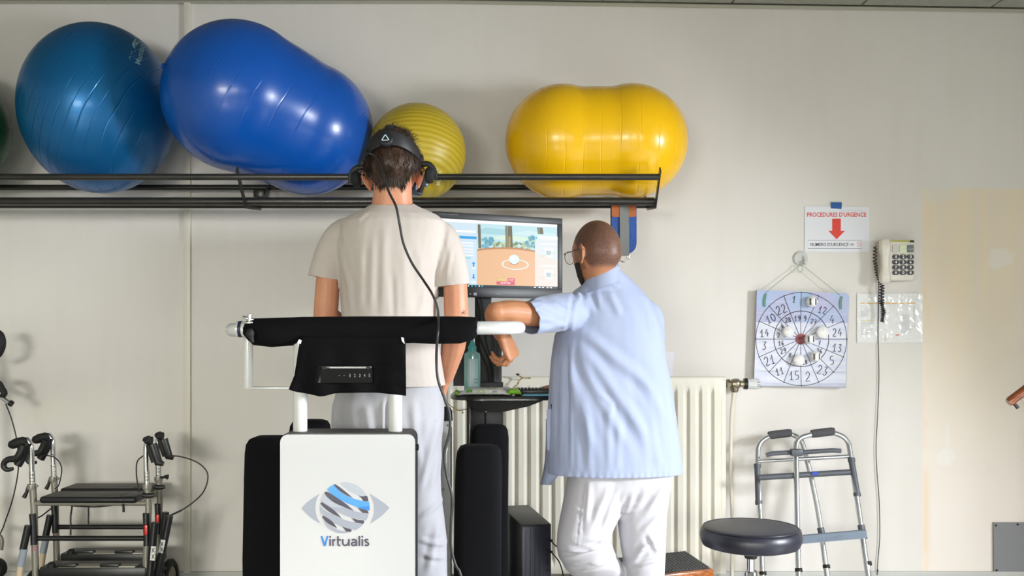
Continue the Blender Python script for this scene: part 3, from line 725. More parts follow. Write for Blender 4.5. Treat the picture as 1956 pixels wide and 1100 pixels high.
# logo
a = Art(onwall(FY)); q = lambda L_: [(560+x/6.875, 900+y/6.875) for x, y in L_]
LG = mat('logo_grey', '969BAA', .4); LG2 = mat('logo_pale_grey', 'A8AEBA', .4); LBL = mat('logo_blue', '4494D6', .4); LB2 = mat('logo_deep_blue', '1E78CC', .4); LD = mat('logo_dark', '332F44', .4)
def crv(pts, k=4):
    return [(v.x, v.y) for v in cr([Vector((x, y, 0)) for x, y in pts], k)]
a.poly(q(crv([(108, 486), (170, 420), (260, 350), (352, 293)])+crv([(352, 293), (310, 370), (293, 480), (310, 590), (362, 690)])[1:]+crv([(362, 690), (260, 630), (165, 550), (108, 486)])[1:-1]), LG)
a.poly(q(crv([(998, 288), (1090, 345), (1200, 420), (1267, 478)])+crv([(1267, 478), (1180, 570), (1090, 640), (1012, 684)])[1:]+crv([(1012, 684), (1050, 600), (1066, 500), (1050, 390), (998, 288)])[1:-1]), LG)
a.poly(q(crv([(612, 150), (700, 140), (820, 175), (910, 240), (970, 325)])+crv([(970, 325), (900, 330), (800, 295), (700, 235), (640, 185), (612, 150)])[1:-1]), LG2)
a.poly(q(crv([(850, 315), (910, 330), (970, 325), (990, 397)])+[(921, 390), (890, 345)]), LD)
a.poly(q(crv([(528, 175), (545, 170), (580, 185), (680, 260), (785, 350)])+crv([(785, 350), (690, 310), (600, 250), (528, 175)])[1:-1]), LD)
a.poly(q(crv([(447, 237), (480, 205), (530, 177)])+crv([(530, 177), (620, 270), (700, 320), (850, 375), (1000, 405)])[1:]+crv([(1004, 430), (1004, 516)])+crv([(1004, 516), (900, 492), (760, 440), (600, 370), (500, 300), (447, 237)])[1:-1]), LBL)
a.poly(q([(835, 470), (1004, 455), (1004, 516), (900, 492)]), LB2)
a.poly(q(crv([(410, 285), (425, 268), (450, 270), (520, 310), (690, 425), (800, 518)])+crv([(800, 518), (680, 480), (540, 410), (450, 340), (410, 285)])[1:-1]), LD)
a.poly(q(crv([(845, 480), (910, 495), (975, 515), (992, 552)])+[(912, 545)]), LD)
a.poly(q(crv([(363, 385), (380, 335), (408, 287)])+crv([(408, 287), (470, 365), (600, 440), (760, 505), (900, 545), (990, 552)])[1:]+crv([(990, 552), (980, 600), (960, 646)])[1:]+crv([(960, 646), (820, 620), (660, 570), (500, 485), (363, 385)])[1:-1]), LG)
a.poly(q(crv([(363, 385), (380, 335), (408, 287)])+crv([(408, 287), (470, 365), (560, 425), (680, 472)])[1:]+[(500, 468)]), LG2)
a.poly(q(crv([(355, 425), (370, 410), (392, 412), (545, 518), (640, 618)])+crv([(640, 618), (520, 560), (420, 490), (355, 425)])[1:-1]), LD)
a.poly(q(crv([(760, 610), (850, 635), (925, 645), (932, 670), (920, 690)])+[(828, 680), (800, 650)]), LD)
a.poly(q(crv([(352, 450), (353, 500), (365, 548)])[::-1]+crv([(352, 450), (420, 515), (560, 590), (720, 650), (922, 690)])[1:]+crv([(922, 690), (880, 735), (822, 774)])[1:]+crv([(822, 774), (700, 745), (560, 690), (440, 610), (365, 548)])[1:-1]), LG)
a.poly(q(crv([(380, 600), (390, 585), (410, 588), (510, 655), (580, 748)])+crv([(580, 748), (500, 710), (430, 660), (380, 600)])[1:-1]), LD)
a.poly(q(crv([(640, 722), (700, 745), (762, 762), (765, 785), (750, 798)])+[(695, 790), (670, 755)]), LD)
a.poly(q(crv([(385, 620), (450, 690), (520, 735), (620, 775), (740, 800)])+crv([(740, 800), (660, 812), (560, 800), (450, 730), (385, 620)])[1:-1]), LG)
# lettering, drawn as round-ended strokes
def vs_(L_, m, wd=3.3, k=4): a.stroke(crv([(560+x/6.875, 900+y/6.875) for x, y in L_], k) if len(L_) > 2 else q(L_), wd, m)
LT = mat('logo_text', '3A3550', .4)
a.poly(q([(360, 850), (386, 850), (415, 940), (440, 850), (464, 850), (428, 982), (402, 982)]), LB2)
def dot(x, y): a.disc(560+x/6.875, 900+y/6.875, 1.9, LT, n=14)
vs_([(486, 888), (486, 980)], LT); dot(486, 861)
vs_([(523, 890), (523, 980)], LT); vs_([(523, 925), (532, 903), (555, 900)], LT)
vs_([(589, 852), (589, 950), (598, 970), (620, 972)], LT); vs_([(574, 899), (628, 899)], LT)
vs_([(652, 888), (652, 940), (668, 968), (695, 970), (722, 950), (731, 925)], LT); vs_([(732, 888), (732, 980)], LT)
vs_([(770, 902), (800, 894), (825, 908), (832, 930), (832, 980)], LT); vs_([(832, 933), (790, 934), (768, 950), (780, 970), (805, 971), (832, 955)], LT)
vs_([(869, 850), (869, 980)], LT); vs_([(908, 888), (908, 980)], LT); dot(908, 858)
vs_([(988, 898), (965, 893), (945, 905), (955, 925), (980, 938), (990, 955), (975, 972), (940, 968)], LT, k=3)
o = a.build('printed_logo', t)
# posts and handrail
PYp = 2.665
for px in (573.5, 755):
    x = P(px, 0, PYp).x; MB().tube([(x, PYp, .3), (x, PYp, 1.222)], .0195, 20).build('post', M_white, t)
RZ = 1.226; RFY = 2.665
xl, xr = P(448, 0, 2.72).x-.012, P(995, 0, 2.7).x-.004
rail = fillet([(xl+.004, 3.1, RZ-.008), (xl, RFY, RZ-.006), (xr, RFY, RZ), (xr-.008, 3.32, RZ)], .09, 8)
MB().tube(rail, .0188, 18).build('handrail', M_white, t)
LYp = 2.78
x1 = P(474, 0, LYp).x; x2 = P(566, 0, LYp).x; zbm = zat(741, LYp)
MB().tube([(x1, LYp, zbm), (x1, LYp, RZ-.012)], .0138, 16).build('side_post', M_white, t)
MB().tube([(x2, LYp+.1, zbm), (x2, LYp+.1, RZ-.012)], .0138, 16).build('side_post', M_white, t)
MB().box(((x1+x2)/2, LYp+.02, zbm), (x2-x1+.03, .05, .005), .001).build('side_plate', M_white, t)
# sleeve ring + clamp on the left end
c = Vector((xl+.045, RFY+.006, RZ-.004))
MB().tube([c+Vector((-.012, 0, 0)), c+Vector((.012, 0, 0))], .0215, 20).build('rail_collar', M_white, t)
MB().tube([c+Vector((-.006, 0, 0)), c+Vector((.003, 0, 0))], .0225, 20).build('dark_band', mat('navy_band', '1E2140', .5), t)
cp = P(473, 616, 2.62)
MB().box(cp+Vector((0, .02, 0)), (.026, .03, .006), .002).lathe([(.0001, 0), (.006, 0), (.006, .022), (.0001, .024)], cp+Vector((0, .02, .0)), (0, 0, 1), 12).box(cp+Vector((-.004, .02, .011)), (.034, .007, .009), .003, Matrix.Rotation(.25, 3, 'Y')).build('wing_clamp', M_chrome, t)
kp = P(478, 637, 2.6)
MB().ball(kp, (.011, .011, .014), 8).tube([kp, P(481, 648, 2.6), P(482, 654, 2.6)], [.008, .006, .005], 10).build('lever_knob', M_rub, t)
# padded cover
M_neo = mat('black_neoprene', '0B0A0D', .9, bump=(90, .25, .002), spec=.12)
pad = MB(); rings = []
prof = [(468, 622, 640, .02), (473, 612, 648, .03), (485, 608, 659, .036), (520, 607, 663, .038), (560, 606, 660, .038), (575, 605, 652, .034), (620, 604.5, 655, .036), (700, 604, 656, .036), (765, 604, 656, .036), (790, 604, 655, .037), (830, 604, 657, .038), (880, 604, 656, .037), (902, 605, 650, .034), (910, 606, 644, .030), (911, 608, 642, .026)]
n = 20
for px, y0, y1, dp in prof:
    c = P(px, (y0+y1)/2, RFY-.01); h = S((y1-y0)/2, RFY-.01)
    rings.append([c+Vector((.002*math.sin(k*2), dp*math.cos(2*PI*k/n), h*math.copysign(abs(math.sin(2*PI*k/n))**.8, math.sin(2*PI*k/n)))) for k in range(n)])
pad.loft(rings); pc = pad.build('rail_pad', M_neo, t)
# flap with slot: sheet built from rows around the slot opening
fl = MB()
ycols = [552, 556, 565, 585, 606, 612, 640, 670, 704, 712, 730, 750, 768, 775]
def fl_left(y): return 574-(y-645)*.16 if y < 715 else 562.8-(y-715)*.4
def fl_bot(x):
    P_ = [(545, 741), (562, 748), (590, 752), (614, 758), (640, 751), (690, 750), (720, 750), (750, 753), (776, 756)]
    for i in range(len(P_)-1):
        if x <= P_[i+1][0]: f = (x-P_[i][0])/(P_[i+1][0]-P_[i][0]); return P_[i][1]+f*(P_[i+1][1]-P_[i][1])
    return 756
cols = [i/26 for i in range(27)]; rows = [640, 648, 660, 672, 684, 694, 699, 704, 716, 731, 735, 742, None]
grid = []
for y in rows:
    row = []
    for c_ in cols:
        yl = y if y else 745
        x = fl_left(yl)+(775-fl_left(yl))*c_
        if y is None: yy = fl_bot(x)
        else: yy = y
        yd = 2.628+.006*math.sin(x*.09)*((yl-640)/110)+.004*math.sin(yl*.2)
        row.append(P(x, yy, yd))
    grid.append(row)
vs = [v for r_ in grid for v in r_]; nc = len(cols); fs = []
for j in range(len(rows)-1):
    for i in range(nc-1):
        xm = fl_left(rows[j])+(775-fl_left(rows[j]))*(cols[i]+cols[i+1])/2; ym = (rows[j]+(rows[j+1] or 752))/2
        if 612 < xm < 709 and 698 < ym < 732: continue
        fs.append([j*nc+i, j*nc+i+1, (j+1)*nc+i+1, (j+1)*nc+i])
fl.add(vs, fs); fo = fl.build('cover_flap', M_neo, t, smooth=70)
so = fo.modifiers.new('s', 'SOLIDIFY'); so.thickness = .005; so.offset = -1
for pts_ in ([(568, 654), (571, 648), (576, 650), (574, 657)], [(766, 644), (771, 645), (773, 657), (768, 652)]):
    slab(MB(), pts_, 2.619, .004).build('white_tab', M_white, t)
slab(MB(), rr(606, 694, 716, 736, 4), 2.65, .01).build('display_back', M_white, t)
dev = slab(MB(), rr(612, 704, 711, 731, 3), 2.622, .02).build('display_unit', mat('dull_black', '0A0A0C', .6, spec=.15), t)
a = Art(onwall(2.622)); M_dg = mat('display_grey', '8A8C92', .4)
for i, ch in enumerate('12345'): a.text(ch, 667+9.3*i+(.8 if i == 0 else 0), 714, 670+9.3*i-(.8 if i == 0 else 0), 720, M_dg)
a.rect(647, 717, 650, 717.8, M_dg); a.rect(656, 717, 659, 717.8, M_dg); a.build('display_digits', dev)
for x in (620, 703): MB().box(P(x, 703.5, 2.63), (.01, .015, .008), .002).build('display_clip', M_plast, t)

# four padded columns around the platform
M_foam = mat('black_foam_cover', '0D0D10', .95, bump=(50, .2, .003), spec=.12)
def bolster(px0, px1, pytop, Y, label, tilt=0):
    xa_, xb_ = P(px0, 0, Y).x, P(px1, 0, Y).x; zt_ = P(0, pytop, Y).z; w_ = xb_-xa_; d_ = .13; cx_ = (xa_+xb_)/2; cy_ = Y+d_/2
    t = thing('padded_column', (cx_, cy_, 0), label, 'padded post', 'black padded columns around the platform')
    mb = MB(); rings = []
    L_ = [(.1, .99), (.3, 1.0), (zt_-.35, .985), (zt_-.12, .99), (zt_-.045, .975), (zt_-.02, .93), (zt_-.006, .82), (zt_, .6)]
    for z, s_ in L_:
        ring = []
        for k in range(28):
            a_ = 2*PI*k/28; e = .45
            x = math.copysign(abs(math.cos(a_))**e, math.cos(a_))*w_/2*s_; y = math.copysign(abs(math.sin(a_))**e, math.sin(a_))*d_/2*s_
            ring.append((cx_+x+tilt*z+.003*math.sin(z*9+k*.4), cy_+y, z))
        rings.append(ring)
    mb.loft(rings); mb.build('foam_cover', M_foam, t, smooth=60)
    rg = [[(p[0], p[1]*1, p[2]) for p in rings[5]], [((p[0]-cx_)*1.01+cx_, (p[1]-cy_)*1.01+cy_, p[2]-.004) for p in rings[5]]]
    MB().loft(rg, False).build('top_seam', M_foam, t)
bolster(458, 556, 838, 2.8, 'black padded column at the front left of the balance platform')
bolster(866, 958, 855, 2.8, 'black padded column at the front right of the platform, beside the long cable')
bolster(545, 623, 805, 3.5, 'black padded column at the rear left, its top showing between the white posts')
bolster(895, 971, 815, 3.4, 'black padded column at the rear right, just left of the computer tower')

# slotted white upright behind the standing man
t = thing('metal_upright', (P(850, 0, 3.62).x, 3.62, 0), 'white metal upright with rivets and black cap behind the standing man', 'upright')
x0, x1 = P(838, 0, 3.62).x, P(861, 0, 3.62).x; zt = zat(803, 3.62)
MB().box(((x0+x1)/2, 3.62, zt/2), (x1-x0, .03, zt), .003).build('column', M_white, t)
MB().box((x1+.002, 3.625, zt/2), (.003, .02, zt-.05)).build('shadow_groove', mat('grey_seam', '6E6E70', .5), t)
MB().lathe([(.0001, 0), (.022, 0), (.02, .035), (.012, .05), (.0001, .055)], ((x0+x1)/2+.008, 3.62, zt), (0, 0, 1), 16).build('black_cap', M_rub, t)
for py in (812, 934, 1050): MB().lathe([(.0001, -.002), (.0045, -.001), (.0045, 0), (.0001, 0)], P(856 if py < 900 else 847, py, 3.604), (0, 1, 0), 10).build('rivet', M_nick, t)

# ------------------------------------------------------------------ computer stand
t = thing('computer_stand', (P(930, 0, 3.85).x, 3.86, 0), 'black computer stand with oval shelf and perforated side boxes between the two men', 'stand')
M_std = mat('stand_grey', '3C3D42', .45, .3); M_dk = mat('stand_black', '1D1D20', .3, coat=.3)
CY_ = 3.86; xa_, xb_ = P(893, 0, CY_).x, P(961, 0, CY_).x
MB().box(((xa_+xb_)/2, CY_+.03, .52), (xb_-xa_, .05, .98), .004).build('lower_column', M_std, t)
MB().box((xa_+.008, CY_-.004, .52), (.02, .03, .96), .003).build('column_rail', M_dk, t)
MB().box((P(927, 0, CY_).x, CY_+.002, .83), (.007, .006, .12), .002).build('slot', M_rub, t)
x0, x1 = P(906, 0, CY_).x, P(938, 0, CY_).x; z0 = .96; z1 = zat(560, CY_)
MB().box(((x0+x1)/2, CY_+.06, (z0+z1)/2), (x1-x0, .03, z1-z0), .003).build('upper_column', M_std, t)
MB().box((x0+.012, CY_+.035, (z0+z1)/2), (.016, .03, z1-z0), .003).build('column_edge', M_rub, t)
for (a0_, a1_, b0, b1) in ((866, 903, 640, 737), (938, 958, 618, 729)):
    sb = MB(); slab(sb, [(a0_, b0), (a1_, b0), (a1_, b1), (a0_, b1)], CY_+.05, .08); bx = sb.build('side_box', M_std, t)
    vent = MB(); y = b0+6
    xs0 = a1_-16 if a0_ < 900 else a0_+2
    while y < b1-6:
        for k in (0, 7.5): slab(vent, [(xs0+k, y), (xs0+k+5.5, y), (xs0+k+5.5, y+1.2), (xs0+k, y+1.2)], CY_+.0485, .002)
        y += 2.6
    vo = vent.build('vent_slots', M_rub, bx, smooth=0); vo['kind'] = 'stuff'
# shelf
SYc = 3.77; sz = zat(757, 3.58)
xs0, xs1 = P(858, 0, 3.65).x, P(1075, 0, 3.65).x
sh = MB(); out = []
for k in range(48):
    a_ = 2*PI*k/48; x = (xs0+xs1)/2+(xs1-xs0)/2*math.copysign(abs(math.cos(a_))**.45, math.cos(a_)); y = SYc+.19*math.copysign(abs(math.sin(a_))**.62, math.sin(a_))
    out.append((x, y))
sh.loft([[(x, y, sz-.016) for x, y in out], [(x, y, sz-.004) for x, y in out], [((x-.1)*.99+.1*1, (y-SYc)*.985+SYc, sz) for x, y in out]])
sh.build('shelf', M_dk, t)
br = MB(); slab(br, [(890, 764), (1040, 764), (1010, 776), (960, 787), (915, 787), (897, 776)], 3.66, .16); br.build('shelf_bracket', M_rub, t)
MB().ball(P(928, 786, 3.65), .004, 6).build('bracket_screw', M_chrome, t)
slab(MB(), [(900, 760), (935, 760), (930, 766), (905, 766)], 3.6, .05).build('shelf_lip', M_dk, t)
MB().box((-.16, 3.9, .03), (.24, .38, .06), .01).build('foot_plate', M_dk, t)
cab = [[(912, 570), (918, 600), (915, 640), (935, 690), (942, 735)], [(920, 568), (924, 610), (928, 650), (941, 700), (941, 738)], [(909, 600), (914, 660), (930, 700), (936, 745)]]
for L_ in cab: MB().tube([P(x, y, CY_+.02) for x, y in L_], .0035, 6, smooth=5).build('cable', M_rub, t)
MB().tube([P(949, 600, 3.8), P(951, 700, 3.82), P(941, 742, 3.82)], .003, 6, smooth=5)

# monitor
Ml0, Ml1 = P(828, 403, 3.75), P(833, 569, 3.75); mr = P(1074, 418, 4.0)
mt = thing('computer_monitor', (0, 3.87, 1.35), 'black widescreen monitor showing a ball on a sandy disc, tilted toward the left', 'monitor')
UX = Vector((mr.x-Ml0.x, mr.y-Ml0.y, 0)); Wm = UX.length; UX.normalize(); UN = Vector((UX.y, -UX.x, 0)); Hm = .332
TLm = Vector((Ml0.x, Ml0.y, 1.681))
def mon(u, v, l): return TLm+UX*(u*Wm)-Vector((0, 0, v*Hm))+UN*l
Rm = Matrix((UX, -UN, Vector((0, 0, 1)))).transposed()
ctr = mon(.5, .5, 0)
bz = .022/Wm; bt = .026/Hm; bb = .040/Hm
for nm, (u0, u1, v0, v1) in (('bezel', (0, 1, 0, bt)), ('bezel', (0, 1, 1-bb, 1)), ('bezel', (0, bz, bt, 1-bb)), ('bezel', (1-bz, 1, bt, 1-bb))):
    MB().box(mon((u0+u1)/2, (v0+v1)/2, -.012), ((u1-u0)*Wm, .03, (v1-v0)*Hm), .002, Rm).build(nm, mat('monitor_bezel', '2B2B2E', .45), mt)
MB().box(mon(.5, .5, -.03), (Wm-.01, .02, Hm-.01), .004, Rm).box(mon(.5, .55, -.06), (.22, .05, .2), .01, Rm).build('rear_case', M_plast, mt)
a = Art(lambda x, y, l: mon(bz+(1-2*bz)*x, bt+(1-bt-bb)*y, -.004+l))
EM = lambda n_, h, e=.80: mat('screen_'+n_, h, .3, emit=e)
a.rect(0, 0, 1, 1, EM('white', 'EEF3F8')); a.rect(0, 0, 1, .045, EM('titlebar', 'FAFCFF'))
a.rect(.0, .045, .31, .965, EM('panel', 'CFE2EF'))
a.rect(.31, .045, 1, .965, EM('sky', 'BFE0E6'))
for i, (x0, y0, x1, y1, h) in enumerate(((.31, .1, .56, .2, 'A6D2DA'), (.45, .2, .78, .28, 'D4EAD8'), (.62, .12, 1, .2, 'CDE6EA'), (.7, .24, 1, .34, 'B5D4C4'), (.31, .26, .5, .34, 'B4DCE0'))): 
    a.poly([(x0, (y0+y1)/2), (x0*.7+x1*.3, y0), (x1, y0+.02), (x1, y1), (x0*.4+x1*.6, y1), (x0, y1-.01)], EM('hill%d' % i, h))
random.seed(5)
for i in range(70):
    x = random.uniform(.45, .76); y = .30+random.random()*.12; a.disc(x, y+abs(x-.6)*.12, random.uniform(.006, .02), EM('bush%d' % (i % 3), ('98A878', 'B9C49A', '7F9468')[i % 3]), random.uniform(.01, .03), 9)
for i in range(26): a.disc(random.uniform(.36, .44), random.uniform(.24, .42), .015, EM('blue_bush%d' % (i % 2), ('5E9CB4', '76AEC0')[i % 2]), .025, 9)
for i in range(14): a.disc(random.uniform(.72, .8), random.uniform(.2, .36), .014, EM('blue_bush%d' % (i % 2), ('5E9CB4', '76AEC0')[i % 2]), .025, 9)
for x0, x1 in ((.315, .345), (.545, .61), (.82, .875)):
    y1 = .42 if x0 < .8 else .16
    a.poly([(x0, .06), (x1-.008, .06), (x1, y1), (x0+.006, y1)], EM('pole', '6C6A58')); a.rect(x0+.012, .06, x0+.018, y1, EM('pole_light', 'B8B490')) if x0 > .5 else None
a.rect(.572, .22, .588, .42, EM('pole_gold', 'B49B5C'))
disc = []
for k in range(25):
    x = .31+.69*k/24; disc.append((x, .385+((x-.58)/.45)**2*.13))
a.poly(disc+[(1, .965), (.31, .965)], EM('rim', 'BE8A62'))
a.poly([(x, y+.028) for x, y in disc]+[(1, .965), (.31, .965)], EM('sand', 'E8B88E'))
a.ring(.63, .64, .11, .012, EM('ring', 'DDF2EC'), .075); a.disc(.62, .615, .035, EM('ball_shadow', 'A8744C'), .03); a.disc(.62, .565, .043, EM('ball', 'DDF0F2'), .072); a.disc(.612, .55, .02, EM('ball_light', 'F4FBFC'), .03)
a.rect(.80, .19, 1, .965, EM('right_panel', 'DCE4E6')); a.rect(.80, .19, 1, .235, EM('titlebar', 'FAFCFF')); a.rect(.802, .2, .82, .24, EM('cyan', '44C8E0'))
a.poly([(.8, .45), (1, .56), (1, .965), (.8, .965)], EM('right_sand', 'E9DDD6'))
for y in (.30, .64): a.rect(.855, y, .985, y+.018, EM('titlebar', 'FAFCFF'))
for y in (.42, .76):
    a.poly([(.88, y-.05), (.96, y-.05), (.95, y+.09), (.895, y+.09)], EM('glass_icon', 'F6FAFA')); a.poly([(.895, y-.01), (.945, y-.01), (.94, y+.06), (.9, y+.06)], EM('glass_in', 'B7C6CA'))
    a.stroke([(.85, y+.09), (.895, y+.06)], .008, EM('green', 'A6E0A8')); a.stroke([(.945, y+.04), (.98, y+.02)], .008, EM('green', 'A6E0A8'))
a.rect(.155, .245, .305, .285, EM('blue_bar', '3A9FE0')); a.rect(.1, .16, .3, .19, EM('titlebar', 'FAFCFF'))
for y in (.34, .38, .43, .47, .52): a.rect(.12, y, .28, y+.016, EM('titlebar', 'FAFCFF'))
a.rect(.2, .56, .255, .578, EM('teal', '7FD6DC'))
for y0, s_ in ((.62, 1), (.88, -1)):
    a.poly([(.28-.016, y0+.03*s_), (.28, y0), (.28+.016, y0+.03*s_), (.286, y0+.03*s_), (.286, y0+.075*s_), (.274, y0+.075*s_), (.274, y0+.03*s_)], EM('arrow', '2E9BEA'))
a.rect(.262, .71, .3, .725, EM('titlebar', 'FAFCFF')); a.rect(.258, .915, .298, .93, EM('titlebar', 'FAFCFF'))
a.rect(.47, .855, .56, .9, EM('pause', 'DDBE78')); a.rect(.565, .855, .625, .9, EM('stop', 'D64E62')); a.rect(.47, .905, .625, .955, EM('quit', 'D65E76'))
Wt = EM('titlebar', 'FAFCFF')
a.text('PAUSE', .487, .868, .543, .887, EM('pause_text', 'F2DFAE')); a.text('STOP', .573, .867, .617, .888, Wt, bold=.02); a.text('QUITTER', .505, .918, .59, .942, Wt, bold=.02)
a.rect(0, .965, 1, 1, EM('taskbar', '1E3440', .5))
for i, x in enumerate((.2, .23, .26, .29, .32, .345)): a.rect(x, .97, x+.013, .992, EM('icon%d' % (i % 3), ('3C8FD0', 'C0D8E4', '34B8B8')[i % 3]))
for x in (.79, .83, .86, .9, .93): a.rect(x, .976, x+.018, .99, EM('titlebar', 'FAFCFF'))
o = a.build('screen_image', mt)
a = Art(lambda x, y, l: mon(x, y, .003+l)); M_lg = mat('bezel_print', '7A7A7C', .4)
a.text('iiyama', .47, .95, .51, .965, M_lg); a.text('ProLite T2453MTS', .04, .022, .18, .036, M_lg); a.rect(.295, .945, .32, .978, mat('lilac_sticker', 'B6B4C8', .4)); a.rect(.265, .957, .275, .967, M_bw)
a.build('bezel_lettering', mt)

# ------------------------------------------------------------------ things on the shelf
SZ = sz
t = thing('sanitizer_bottle', (P(902, 0, 3.68).x, 3.68, SZ), 'pale turquoise hand sanitizer bottle with pump-less cap on the computer shelf', 'bottle')
t['label'] = 'translucent turquoise hand sanitizer bottle with a pointed cap on the computer shelf'
kk = S(1, 3.68); cx_ = P(902, 0, 3.68).x
hh = lambda py: max(P(0, py, 3.68).z, SZ)
MB().lathe([(.0001, 0), (14.5*kk, 0), (15.5*kk, .004), (15.5*kk, hh(682)-SZ), (14.5*kk, hh(675)-SZ), (8*kk, hh(671)-SZ), (7*kk, hh(669)-SZ), (.0001, hh(669)-SZ)], (cx_, 3.68, SZ), (0, 0, 1), 32, sc=(1, .62)).build('bottle_body', mat('turquoise_gel', '98D2D2', .15, trans=.2, coat=.4), t)
M_cap = mat('turquoise_cap', '4FB5B2', .35)
MB().lathe([(.0001, 0), (7.5*kk, 0), (7.8*kk, .018), (6*kk, .022), (4.5*kk, .032), (2.6*kk, .04), (2.4*kk, .046), (.0001, .048)], (cx_, 3.68, hh(671)), (0, 0, 1), 24).build('cap', M_cap, t)
lb = Art(lambda x, y, l: Vector((cx_+S(x-902, 3.68), 3.68-.62*math.sqrt(max((15.6*kk)**2-S(x-902, 3.68)**2, 0))-.0012-l, P(0, y, 3.68).z)))
M_lab = mat('pale_label', 'B4D6DC', .3)
for i in range(6): x = 894+i*3.2; lb.rect(x, 685, x+3.2, 738, M_lab)
for y in range(688, 716, 3): lb.rect(895, y, 911, y+.8, mat('label_print', '7A9CA6', .4))
for x, y in ((907, 724), (911.5, 724), (907, 730), (911, 730)): lb.ring(x, y, 1.5, .5, M_ink, n=10)
lb.rect(898, 688, 899.4, 738, M_bw)
lb.build('label', t)
# wipes packet
t = thing('wipes_packet', (P(925, 0, 3.62).x, 3.63, SZ), 'white and lime soft packet of wipes lying along the front of the shelf', 'packet')
M_wp = mat('white_foil', 'EEF0EC', .3, bump=(30, .5, .004)); M_li = mat('lime_foil', '8ED13C', .3, bump=(50, .6, .004))
def pillow(mb, x0, x1, Y0, Y1, z, h, m=None, n=14, sag=0):
    rings = []
    for i in range(n+1):
        f = i/n; x = x0+(x1-x0)*f; e = min(1, math.sin(PI*min(max(f, .02), .98))*1.8)
        rings.append([(x, (Y0+Y1)/2+(Y1-Y0)/2*math.cos(2*PI*k/16)*(.9+.1*e), z+h*e/2+.002+h*e/2*math.copysign(abs(math.sin(2*PI*k/16))**.7, math.sin(2*PI*k/16))+.002*math.sin(k*3+i*2)*e) for k in range(16)])
    return mb.loft(rings, True, m)
pillow(MB(), P(873, 0, 3.61).x, P(975, 0, 3.61).x, 3.595, 3.69, SZ, .026).build('packet_body', M_wp, t)
pillow(MB(), P(868, 0, 3.61).x, P(876, 0, 3.61).x, 3.60, 3.68, SZ, .016).build('sealed_end', M_li, t)
rg = MB()
pillow(rg, P(968, 0, 3.61).x, P(996, 0, 3.61).x, 3.598, 3.68, SZ+.002, .022, n=8); rg.build('sealed_end', M_li, t)
a = Art(lambda x, y, l: P(x, y, 3.5935)+Vector((0, -l, 0)))
a.text('EXCEL', 912, 745.5, 927, 750, mat('lime_print', '9CC63C', .4), bold=.02); a.poly([(890, 744), (903, 743), (902, 749), (890, 750)], mat('green_print', '4E9A3A', .4)); a.text('ANIOS', 940, 746, 950, 750, mat('grey_green_print', '4C5C60', .4), bold=.02)
a.build('printing', t)['kind'] = 'stuff'
# papers / white tray behind
t = tag(MB().box((P(945, 0, 3.75).x, 3.76, SZ+.012), (.13, .1, .018), .006, Matrix.Rotation(.1, 3, 'Z')).build('white_case', mat('grey_white_plastic', 'B8BABC', .35)), 'grey-white flat plastic case behind the wipes packet on the shelf', 'case')
t.location.z += 0.0
# keyboard and blue mat
t = tag(MB().box((P(1035, 0, 3.63).x, 3.64, SZ+.002), (.14, .09, .003), .001).build('blue_mat', mat('cyan_mat', '4CA8C8', .5)), 'cyan blue mouse mat at the front right of the shelf', 'mat')
t = thing('keyboard', (P(1035, 0, 3.72).x, 3.74, SZ), 'black compact keyboard under the hand of the man in the blue tunic', 'keyboard')
kx = P(1025, 0, 3.74).x
MB().box((kx, 3.76, SZ+.008), (.17, .11, .014), .004).build('keyboard_body', M_plast, t)
ks = MB()
for i in range(11):
    for j in range(5): ks.box((kx-.07+i*.014, 3.725+j*.018, SZ+.017), (.011, .013, .005))
ks = ks.build('keys', M_rub, t, smooth=0); ks['kind'] = 'stuff'
# straw star garland hanging over the radiator
t = thing('straw_garland', P(1000, 722, 4.33), 'thin golden bead garland trailing from the radiator behind the computer stand', 'garland')
M_gd = mat('dull_gold', 'A8924E', .4, .5)
L1 = [(990, 716), (996, 720), (1003, 722), (1012, 722)]; L2 = [(1000, 721), (992, 727), (988, 735), (980, 740), (975, 756), (940, 770), (895, 780), (878, 784), (862, 776), (855, 770)]
for L_ in (L1, L2):
    MB().tube([P(x, y, 4.335) for x, y in L_], .0022, 6, smooth=4).build('twine', M_gd, t)
for x, y in ((990, 716), (1012, 722), (996, 721), (990, 731), (985, 741), (884, 788), (868, 780), (893, 781)):
    MB().ball(P(x, y, 4.332), .0048, 5).build('bead', M_gd, t)
MB().ball(P(989, 715, 4.33), (.008, .004, .005), 6).build('dark_tip', M_plast, t)

# ------------------------------------------------------------------ computer tower
TY = 3.62
t = thing('computer_tower', (P(1000, 0, TY).x, TY+.15, 0), 'black desktop computer tower with two cables plugged in, right of the padded columns', 'computer')
x0, x1 = P(995, 0, TY).x, P(1053, 0, TY).x; zt = zat(1003, TY)
